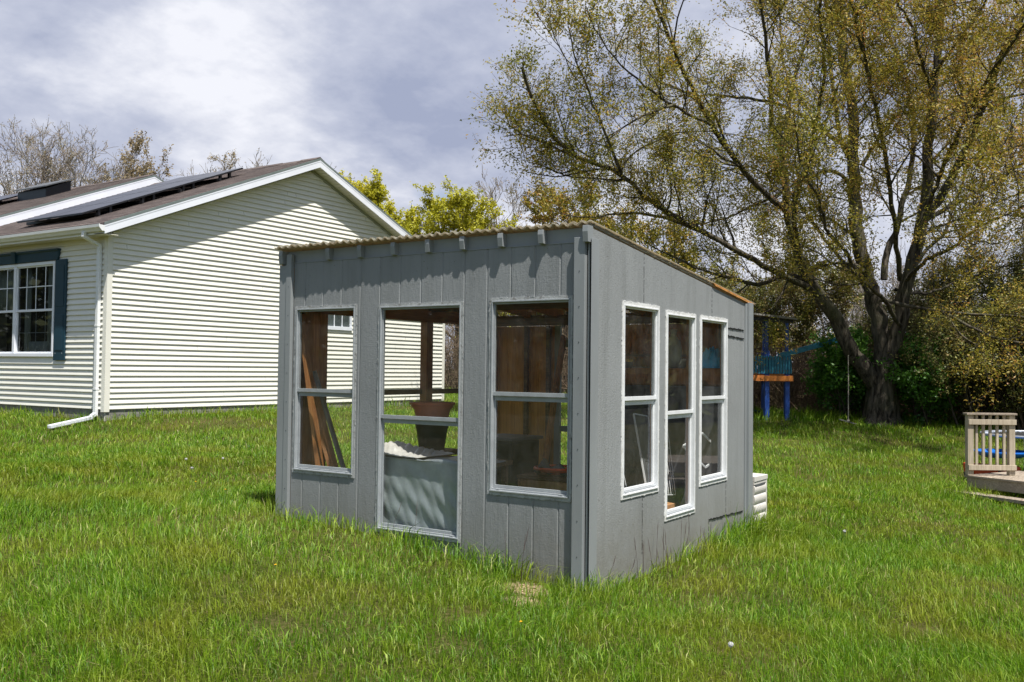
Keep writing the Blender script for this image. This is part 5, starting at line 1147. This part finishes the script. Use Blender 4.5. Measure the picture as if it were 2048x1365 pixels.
def tree(name, label, cat, x, y, H, spread, seed, bark, leafm, group=None, nl=6, r0=.16, first=.25, leafn=8, lsize=(.08, .14), every=.5, ntw=5, sub=(.7, 1.6), stems=1, tint=.5, up=.10, lean=(0, 0), nlimb=14, rmin=.006, depth2=True, leaf=True):
    rg = np.random.default_rng(seed); z = gzs(x, y); t = empty(name, (x, y, z), label, cat, group); big = TB(); tb = TB(); limbs = []
    for s_ in range(stems):
        b = np.array([x, y, z - .1]) + (np.r_[rg.normal(0, .12 * (stems > 1) + .03, 2), 0]); d = np.array([lean[0] + rg.normal(0, .05 + .22 * (stems > 1)), lean[1] + rg.normal(0, .05 + .22 * (stems > 1)), 1.])
        h = H * rg.uniform(.8, 1.0) if stems > 1 else H
        P = wander(rg, b, d, h * .93, 14, .055, .04); R = np.linspace(r0, r0 * .12, 15) if stems == 1 else np.linspace(r0 * .6, .01, 15); big.tube(P, R, 9); limbs.append((P[int(15 * .45):], R[int(15 * .45):]))
        m_ = nlimb if stems == 1 else max(3, nlimb // stems)
        for k in range(m_):
            f = first + (1 - first) * (k + rg.uniform(0, 1)) / m_ * .95; i = min(int(f * 14), 13); p = P[i]; a = k * 2.4 + rg.uniform(-.5, .5); l = spread * rg.uniform(.7, 1.1) * (1 - .55 * f)
            q = wander(rg, p, np.array([cos(a), sin(a), rg.uniform(.35, .9)]), l, 9, .11, .07); r_ = np.linspace(R[i] * .5, .010, 10); big.tube(q, r_, 6); limbs.append((q, r_))
            if depth2:
                for _ in range(3):
                    j = rg.integers(2, 8); dd = q[j + 1] - q[j]; dd /= np.linalg.norm(dd); q2 = wander(rg, q[j], dd + rg.normal(0, .6, 3) + np.array([0, 0, .3]), l * .5, 6, .13, .07); r2 = np.linspace(r_[j] * .6, .008, 7); big.tube(q2, r2, 5); limbs.append((q2, r2))
    C, S, T = grow(rg, tb, limbs, every=every, sub=sub, ntw=ntw, nlf=leafn * 2.2, lsize=lsize, tint=tint, up=up, rmin=rmin, leaf=leaf)
    big.build('trunk', bark, t)
    if leaf and C is not None: tb.build('twigs', bark, t); build_leaves('crown', C, S, T, rg, leafm, t, .55)
    else: tb.build('crown', bark, t)
    return t
big_tree()
G_ = 'bare trees beyond the house'
tree('bare_tree', 'pale bare tree between the two budding trees behind the house', 'tree', 33.1, 43.8, 12.3, 4.0, 37, M['bark_grey'], M['leaf_brown'], G_, r0=.15, leafn=1.5, lsize=(.05, .09), every=.5, nlimb=18, rmin=.012, first=.4)
tree('bare_tree', 'bare tree behind the ridge between the panels and the house peak', 'tree', 35.1, 41.3, 12.2, 4.0, 38, M['bark_grey'], M['leaf_brown'], G_, r0=.15, leafn=.8, lsize=(.05, .09), every=.5, nlimb=18, rmin=.012, first=.4)
# bare trees on the left horizon
tree('bare_tree', 'bare twiggy tree rising over the roof at the left edge', 'tree', 24.3, 44.8, 12.0, 6.2, 31, M['bark_grey'], M['leaf_brown'], G_, r0=.22, leafn=1.6, lsize=(.05, .09), every=.42, nlimb=20, ntw=6, sub=(.9, 1.9), rmin=.012)
tree('bare_tree', 'wide bare tree behind the roof vent', 'tree', 26.4, 42.8, 10.8, 6.4, 32, M['bark_grey'], M['leaf_brown'], G_, r0=.22, leafn=1.2, lsize=(.05, .09), every=.42, nlimb=18, ntw=6, sub=(.9, 1.9), rmin=.012)
tree('bare_tree', 'slim pale budding tree just left of the house ridge', 'tree', 31.2, 42.8, 12.6, 3.8, 33, M['bark_grey'], M['leaf_brown'], G_, r0=.15, leafn=9, lsize=(.08, .15), every=.6, nlimb=16, rmin=.013, first=.4)
tree('bare_tree', 'tan budding tree behind the middle of the house ridge', 'tree', 33.6, 41.6, 12.2, 4.0, 34, M['bark_grey'], M['leaf_brown'], G_, r0=.15, leafn=6, lsize=(.08, .14), every=.6, nlimb=16, rmin=.013, first=.4)
tree('bare_tree', 'thin bare tree above the solar panels', 'tree', 35.8, 40.0, 12.4, 4.0, 35, M['bark_grey'], M['leaf_brown'], G_, r0=.14, leafn=1, lsize=(.06, .1), every=.5, nlimb=16, rmin=.013, first=.4)
tree('bare_tree', 'thin bare tree nearest the house peak', 'tree', 38.0, 38.6, 12.4, 4.0, 36, M['bark_grey'], M['leaf_brown'], G_, r0=.14, leafn=1, lsize=(.06, .1), every=.5, nlimb=16, rmin=.013, first=.4)
# yellow-green trees between house and shed
Gy = 'yellow-green trees behind the house'
tree('maple_tree', 'bright yellow-green tree touching the right slope of the house roof', 'tree', 33.8, 30.0, 9.7, 4.4, 41, M['bark_thin'], M['leaf_yellow'], Gy, r0=.18, leafn=26, lsize=(.08, .15), every=.28, nlimb=18, rmin=.012, sub=(.7, 1.4))
tree('maple_tree', 'yellow-green tree with visible dark limbs above the shed roof', 'tree', 36.2, 26.9, 9.2, 4.2, 42, M['bark_thin'], M['leaf_yellow'], Gy, r0=.17, leafn=20, lsize=(.08, .15), every=.3, nlimb=18, rmin=.012, tint=.42, sub=(.7, 1.4))
tree('maple_tree', 'low yellow-green bushy tree between the two taller yellow ones', 'tree', 34.8, 28.4, 7.8, 3.8, 43, M['bark_thin'], M['leaf_yellow'], Gy, r0=.12, leafn=14, lsize=(.09, .15), every=.34, nlimb=16, rmin=.012, tint=.35, sub=(.6, 1.2))
tree('bare_tree', 'purple-grey bare tree right of the yellow trees', 'tree', 37.4, 24.6, 10.4, 4.0, 44, M['bark_grey'], M['leaf_brown'], None, r0=.15, leafn=.6, lsize=(.06, .1), every=.4, nlimb=20, rmin=.012)
tree('budding_tree', 'rusty olive tree above the near corner of the shed roof', 'tree', 36.0, 21.0, 8.9, 4.6, 45, M['bark_thin'], M['leaf_olive'], None, r0=.16, leafn=11, lsize=(.09, .15), every=.4, nlimb=16, rmin=.012, tint=.62)
tree('budding_tree', 'low olive tree hidden behind the big crown left of the trunk', 'tree', 35.0, 16.5, 7.0, 3.6, 46, M['bark_thin'], M['leaf_olive'], None, r0=.14, leafn=9, lsize=(.09, .15), every=.45, nlimb=14, rmin=.012, tint=.5)
tree('budding_tree', 'olive tree beyond the play tower', 'tree', 34.5, 12.6, 5.2, 3.4, 47, M['bark_brown'], M['leaf_shrub'], None, r0=.10, leafn=18, lsize=(.07, .12), every=.4, nlimb=14, first=.1, rmin=.009, tint=.7, stems=4)
# shrubs of the hedgerow
Gs = 'leafing shrubs of the hedgerow'
tree('shrub', 'fresh green shrub against the left side of the big trunk', 'shrub', 27.6, 6.75, 2.4, .9, 51, M['bark_thin'], M['leaf_green'], Gs, r0=.05, leafn=16, lsize=(.07, .12), every=.22, nlimb=12, first=.1, rmin=.006, stems=4, sub=(.3, .8))
tree('shrub', 'fresh green shrub right of the big trunk', 'shrub', 27.9, 4.75, 2.1, 1.1, 52, M['bark_thin'], M['leaf_green'], Gs, r0=.05, leafn=15, lsize=(.07, .12), every=.24, nlimb=14, first=.1, rmin=.006, stems=5, sub=(.3, .9), tint=.4)
sp = [(28.2, 3.7, 3.4, 2.0, .62), (28.9, 2.6, 3.8, 2.2, .72), (29.6, 1.4, 3.6, 2.2, .6), (30.2, .2, 4.2, 2.4, .55), (31.8, 2.0, 5.6, 2.8, .55), (32.5, -.6, 6.0, 3.0, .5), (28.4, 2.0, 2.4, 1.4, .3), (33.0, 4.6, 5.2, 2.8, .6), (29.2, -.9, 2.6, 1.6, .35), (31.5, 6.6, 4.2, 2.2, .6)]
slab = ['olive shrub just right of the green shrub by the trunk', 'rusty tinged shrub with arching bare twigs', 'olive shrub behind the platform railing', 'dark olive shrub at the right edge behind the trampoline', 'tall olive thicket tree behind the rusty shrub', 'tall olive thicket tree at the right edge', 'low dark shrub at the foot of the hedgerow left of the railing', 'pale olive tree behind the big trunk', 'low dark shrub at the right edge', 'pale yellowish shrub left of the big trunk']
for i, (x, y, H, s_, tn) in enumerate(sp):
    tree('shrub', slab[i], 'shrub', x, y, H, s_, 60 + i, M['bark_brown'] if i % 2 else M['bark_thin'], M['leaf_shrub'], Gs, r0=.06, leafn=9, lsize=(.05, .10), every=.28, nlimb=18, first=.05, rmin=.007, stems=6, sub=(.4, 1.1), tint=tn, depth2=True, ntw=5)
tree('leaning_tree', 'leaning bare limbed tree at the far right edge', 'tree', 31.6, .6, 7.2, 3.4, 77, M['bark_grey'], M['leaf_olive'], None, r0=.2, leafn=4, every=.5, nlimb=14, rmin=.010, lean=(.1, -.25), tint=.5)
# brown brush thicket: nobody could count the stems
def thicket(name, label, area, n, hr_, seed, mat, twn=7, rad=(.006, .014), kind='stuff', spread=.22):
    rg = np.random.default_rng(seed); tb = TB()
    for k in range(n):
        u, v = rg.uniform(0, 1, 2); x = area[0][0] + (area[1][0] - area[0][0]) * u + area[2][0] * v; y = area[0][1] + (area[1][1] - area[0][1]) * u + area[2][1] * v
        h = rg.uniform(*hr_); d = np.array([rg.normal(0, spread), rg.normal(0, spread), 1.]); P = wander(rg, np.array([x, y, gzs(x, y) - .05]), d, h, 6, .12, .02); r_ = rg.uniform(*rad); tb.tube(P, np.linspace(r_, r_ * .35, 7), 3)
        for _ in range(twn):
            i = rg.integers(1, 6); q = wander(rg, P[i], rg.normal(0, 1, 3) * np.array([1, 1, .6]) + np.array([0, 0, .7]), h * rg.uniform(.15, .35), 3, .25, .05); tb.tube(q, np.linspace(r_ * .5, r_ * .25, 4), 3)
    o = tb.build(name, mat, None); tag(o, label, 'brush', None, kind); return o
thicket('brush_thicket', 'dense leafless brown brush behind the play tower and trunk', ((26.7, 10.8), (28.6, 4.6), (4.0, 1.8)), 1500, (1.2, 2.5), 81, M['bark_brown'])
thicket('brush_thicket', 'dense leafless brown brush behind the shrubs at the right', ((28.8, 4.6), (31.4, -1.6), (4.0, 1.8)), 1100, (1.2, 2.6), 82, M['bark_brown'])
thicket('brush_thicket', 'dry brush seen past the house through the shed', ((24.5, 32.5), (33, 13), (6, 3)), 1900, (1.5, 3.8), 83, M['bark_brown'], rad=(.009, .02))
def far_wood(name, label, p0, p1, depth, n, hr_, seed, mat):
    rg = np.random.default_rng(seed); tb = TB()
    for k in range(n):
        u, v = rg.uniform(0, 1, 2); x = p0[0] + (p1[0] - p0[0]) * u + depth[0] * v; y = p0[1] + (p1[1] - p0[1]) * u + depth[1] * v; h = rg.uniform(*hr_)
        P = wander(rg, np.array([x, y, gzs(x, y) - .2]), np.array([rg.normal(0, .06), rg.normal(0, .06), 1.]), h, 6, .06, .03); tb.tube(P, np.linspace(.10, .02, 7), 4)
        for _ in range(26):
            i = rg.integers(1, 6); q = wander(rg, P[i] + (P[i + 1] - P[i]) * rg.uniform(0, 1), rg.normal(0, 1, 3) * np.array([1, 1, .3]) + np.array([0, 0, .8]), h * rg.uniform(.10, .28), 4, .2, .08); tb.tube(q, np.linspace(.028, .010, 5), 3)
            for _ in range(2): tb.tube(wander(rg, q[rg.integers(1, 4)], rg.normal(0, 1, 3) + np.array([0, 0, .6]), h * .08, 3, .2, .05), [.012, .010, .009, .008], 3)
    tag(tb.build(name, mat, None), label, 'woods', None, 'stuff')
far_wood('far_woods', 'distant grey-brown leafless woods beyond the hedgerow', (50, 42), (72, -12), (16, 6), 420, (6, 9.5), 91, M['bark_grey'])
far_wood('far_woods', 'distant leafless woods beyond the house', (10, 66), (48, 46), (6, 8), 200, (6, 9.5), 92, M['bark_grey'])

def leaf_bank(name, label, pts, n, hr_, seed, mat):
    rg = np.random.default_rng(seed); u = rg.uniform(0, len(pts) - 1.001, n); i = u.astype(int); f = u - i; P = np.array(pts, float); b = P[i] * (1 - f)[:, None] + P[i + 1] * f[:, None]; b += rg.normal(0, 1.3, (n, 2))
    h = rg.uniform(0, 1, n) * (hr_[0] + (hr_[1] - hr_[0]) * (.5 + .5 * np.sin(u * 5 + 2 * np.sin(u * 2.3)))); C = np.c_[b, gz(b[:, 0], b[:, 1]) + h]
    tag(build_leaves(name, C, rg.uniform(.35, .8, n), rg.normal(.4, .2, n), rg, mat, None, .7), label, 'woods', None, 'stuff')
tree('budding_tree', 'pale olive bushy tree between the play tower and the big trunk in the distance', 'tree', 35.5, 9.8, 5.4, 3.4, 48, M['bark_brown'], M['leaf_shrub'], None, r0=.10, leafn=16, lsize=(.07, .12), every=.4, nlimb=14, first=.1, rmin=.009, tint=.8, stems=4)
leaf_bank('woodland_edge', 'leafy woodland edge closing the yard on the right beyond the frame', [(33, -4), (30, -14), (22, -24), (8, -32), (-10, -36)], 42000, (5, 10), 93, M['leaf_shrub'])
leaf_bank('woodland_edge', 'leafy woodland edge behind the front yard beyond the frame', [(-34, 6), (-30, 22), (-22, 38), (-6, 50)], 36000, (5, 10), 94, M['leaf_shrub'])
# ================================================================== lawn
def grass():
    rg = np.random.default_rng(5); C = Vector((0, 0)); allV = []; allA = []; allQ = []; nv = 0
    va = math.radians(33.323)
    def inside(x, y):
        m = (x > X0 - .02) & (x < X1 + .0) & (y > Y0 - .02) & (y < Y1 + .02)
        m |= (x > HX0 - .02) & (y > HY - .02) & (x < HX1)
        return m
    bands = [(2.6, 6.5, 6500, .0026, (.045, .105)), (6.5, 10, 4000, .0034, (.045, .11)), (10, 15, 1800, .0052, (.05, .11)), (15, 22, 700, .0065, (.06, .13)), (22, 31, 300, .010, (.07, .17)), (31, 45, 60, .02, (.1, .2))]
    for (d0, d1, dens, wd, hh) in bands:
        half = math.radians(33.5 if d0 < 10 else 31.5); area = half * (d1 ** 2 - d0 ** 2); n = int(area * dens)
        r_ = np.sqrt(rg.uniform(d0 ** 2, d1 ** 2, n)); a = va + rg.uniform(-half, half, n); x = r_ * np.cos(a); y = r_ * np.sin(a)
        k = ~inside(x, y); x, y = x[k], y[k]; n = len(x)
        # density and height vary in patches
        f = .5 + .5 * np.sin(x * 1.1 + 1.7 * np.sin(y * .8 + .4)) * np.cos(y * 1.3 + 1.1 * np.sin(x * .7)); g = .5 + .5 * np.sin(x * 3.1 + 2.3 * np.sin(y * 2.2)) * np.sin(y * 3.7 + x)
        keep = rg.uniform(0, 1, n) < (.50 + .35 * f + .25 * g); bare = np.zeros(n, bool)
        for (bx, by, br) in ((4.47, 3.25, .20), (3.95, 2.95, .16), (5.35, 3.38, .18), (5.06, 3.22, .14), (5.74, 8.64, .22), (3.6, 3.9, .2), (3.3, 2.2, .18), (6.4, 1.1, .15), (17.5, 5.2, .45), (4.2, 1.3, .12)):
            bare |= (((x - bx) ** 2 + (y - by) ** 2) < (br * rg.uniform(.6, 1.15, n)) ** 2) & (rg.uniform(0, 1, n) < .78)
        keep &= ~bare; x, y, f, g = x[keep], y[keep], f[keep], g[keep]; n = len(x)
        h = rg.uniform(hh[0], hh[1], n) * (.75 + .5 * f) * (.8 + .4 * g)
        # taller unmown grass at walls, trunk, hedgerow
        dw = np.full(n, 9.0)
        dx = np.maximum(np.maximum(X0 - x, x - X1), 0); dyy = np.maximum(np.maximum(Y0 - y, y - Y1), 0); dw = np.hypot(dx, dyy)
        h *= 1 + (1.35 + .5 * (x > 6.3) + .4 * (y > 5)) * np.exp(-(dw / .22) ** 2) * (.55 + .6 * rg.uniform(0, 1, n))
        dh = np.hypot(np.maximum(HX0 - x, 0), np.maximum(HY - y, 0)); h *= 1 + .8 * np.exp(-(dh / .3) ** 2)
        h *= 1 + 1.2 * np.clip((x * .835 + y * .549 - 25.0) / 1.2, 0, 1) * (y < 12)
        for (bx, by, br, s_) in ((9.2, 2.9, .3, .9), (15, 1.8, .5, .7), (14.6, 2.2, .6, .6)): h *= 1 + s_ * np.exp(-(((x - bx) ** 2 + (y - by) ** 2) / br ** 2))
        z = gz(x, y) - .004
        az = rg.uniform(0, 2 * pi, n); ln = np.abs(rg.normal(.5, .38, n)); wdv = rg.uniform(.6, 1.6, n) * wd * (1 + (h > .18) * .4)
        # gentle common lean, as wind and mower leave it
        lx = np.cos(az) * ln + .12 * np.sin(x * .9 + y * .5); ly = np.sin(az) * ln + .12 * np.cos(y * 1.1)
        sx, sy = -np.sin(az + rg.normal(0, .8, n)), np.cos(az + rg.normal(0, .8, n))
        P = np.stack([x, y, z], -1); S = np.stack([sx, sy, np.zeros(n)], -1) * wdv[:, None] * .5
        M1 = P + np.stack([lx * h * .30, ly * h * .30, h * .55], -1); dr = np.clip(1.0 - .35 * ln, .45, 1); T_ = P + np.stack([lx * h * 1.0, ly * h * 1.0, h * dr], -1)
        V = np.stack([P - S, P + S, M1 + S * .85, M1 - S * .85, T_ + S * .12, T_ - S * .12], 1).reshape(-1, 3)
        b = np.arange(n)[:, None] * 6 + nv; Q = np.concatenate([b + np.array([[0, 1, 2, 3]]), b + np.array([[3, 2, 4, 5]])], 0)
        brd = rg.uniform(0, 1, n) < .045; S2 = S * np.where(brd, 2.0, 1.0)[:, None]; V = np.stack([P - S, P + S, M1 + S2 * .9, M1 - S2 * .9, T_ + S * .12, T_ - S * .12], 1).reshape(-1, 3)
        tn = np.clip(rg.normal(.47, .19, n) + .10 * (g - .5) + .10 * (.5 - f) + .22 * brd, 0, .93); dry = rg.uniform(0, 1, n) < .03; tn = np.where(dry, rg.uniform(.93, 1, n), tn)
        allV.append(V); allQ.append(Q); allA.append(np.repeat(tn, 6)); nv += 6 * n
    V = np.concatenate(allV); print('grass blades', nv // 6)
    tag(link('grass', np_mesh('grass', V, np.concatenate(allQ), attr=np.concatenate(allA)), M['grass']), 'uneven unmown spring lawn', 'grass', None, 'stuff')
    # seeding grass stalks along the side wall
    mb = MB(); hd = []; rs = random.Random(4)
    for k in range(28):
        x = rs.choice([rs.uniform(5.7, 8.6), rs.uniform(6.3, 7.4), rs.uniform(5.5, 6.4)]); y = Y0 - rs.uniform(.03, .28)
        if k % 6 == 0: x = X0 - rs.uniform(.04, .2); y = rs.uniform(3.1, 6.1)
        z = gzs(x, y); h = rs.uniform(.20, .36); lx, ly = rs.uniform(-.05, .05), rs.uniform(-.05, .05)
        mb.tube([(x, y, z), (x + lx * .4, y + ly * .4, z + h * .6), (x + lx, y + ly, z + h)], [.0015, .0013, .001], 3)
        mb.tube([(x + lx * .85, y + ly * .85, z + h * .82), (x + lx, y + ly, z + h), (x + lx * 1.2, y + ly * 1.2, z + h + rs.uniform(.03, .06))], [.0010, .0020, .0005], 4)
    tag(mb.build('grass_stalks', M['seedhead'], None), 'dark seeding grass stalks along the shed walls', 'grass stalks', None, 'stuff')
grass()
def puff(x, y, label, r=.014):
    z = gzs(x, y) + .13; t = empty('dandelion_clock', (x, y, z - .13), label, 'dandelion', 'white dandelion seed heads in the lawn')
    MB().tube([(x, y, z - .13), (x, y, z)], .0016, 5).build('stem', M['stem'], t)
    mb = MB(); rs = random.Random(int(x * 100))
    for k in range(60):
        d = Vector((rs.gauss(0, 1), rs.gauss(0, 1), rs.gauss(0, 1))).normalized(); p = Vector((x, y, z)); mb.bar(p, p + d * r, .0012, .0012); mb.bar(p + d * r * .96, p + d * r, .006, .006)
    mb.build('seed_ball', M['puff'], t)
for (x, y, l) in ((6.52, 8.30, 'left of the two dandelion clocks close together in the left lawn'), (7.30, 8.75, 'dandelion clock nearest the house in the left lawn'), (6.95, 8.95, 'middle dandelion clock of the left lawn'), (9.29, 2.31, 'dandelion clock in the lawn beyond the storage box'), (4.72, 1.74, 'dandelion clock lowest in the right foreground')): puff(x, y, l)
def dandelion(x, y, label):
    z = gzs(x, y) + .10; t = empty('dandelion', (x, y, z - .10), label, 'dandelion', 'yellow dandelions in the lawn')
    MB().tube([(x, y, z - .10), (x, y, z)], .002, 5).build('stem', M['stem'], t)
    mb = MB()
    for k in range(18):
        a = k * 2.4; q = .003 + .007 * (k / 18); mb.bar((x, y, z), (x + q * cos(a), y + q * sin(a), z + .005 - .004 * k / 18), .003, .0015)
    mb.build('flower_head', M['petal'], t)
for (x, y, l) in ((4.20, 4.52, 'yellow dandelion in front of the left shed window'), (5.9, 7.45, 'yellow dandelion left of the shed in the middle distance'), (5.75, 6.85, 'yellow dandelion close to the left shed corner'), (4.3, 2.75, 'yellow dandelion below the sandy patch')): dandelion(x, y, l)
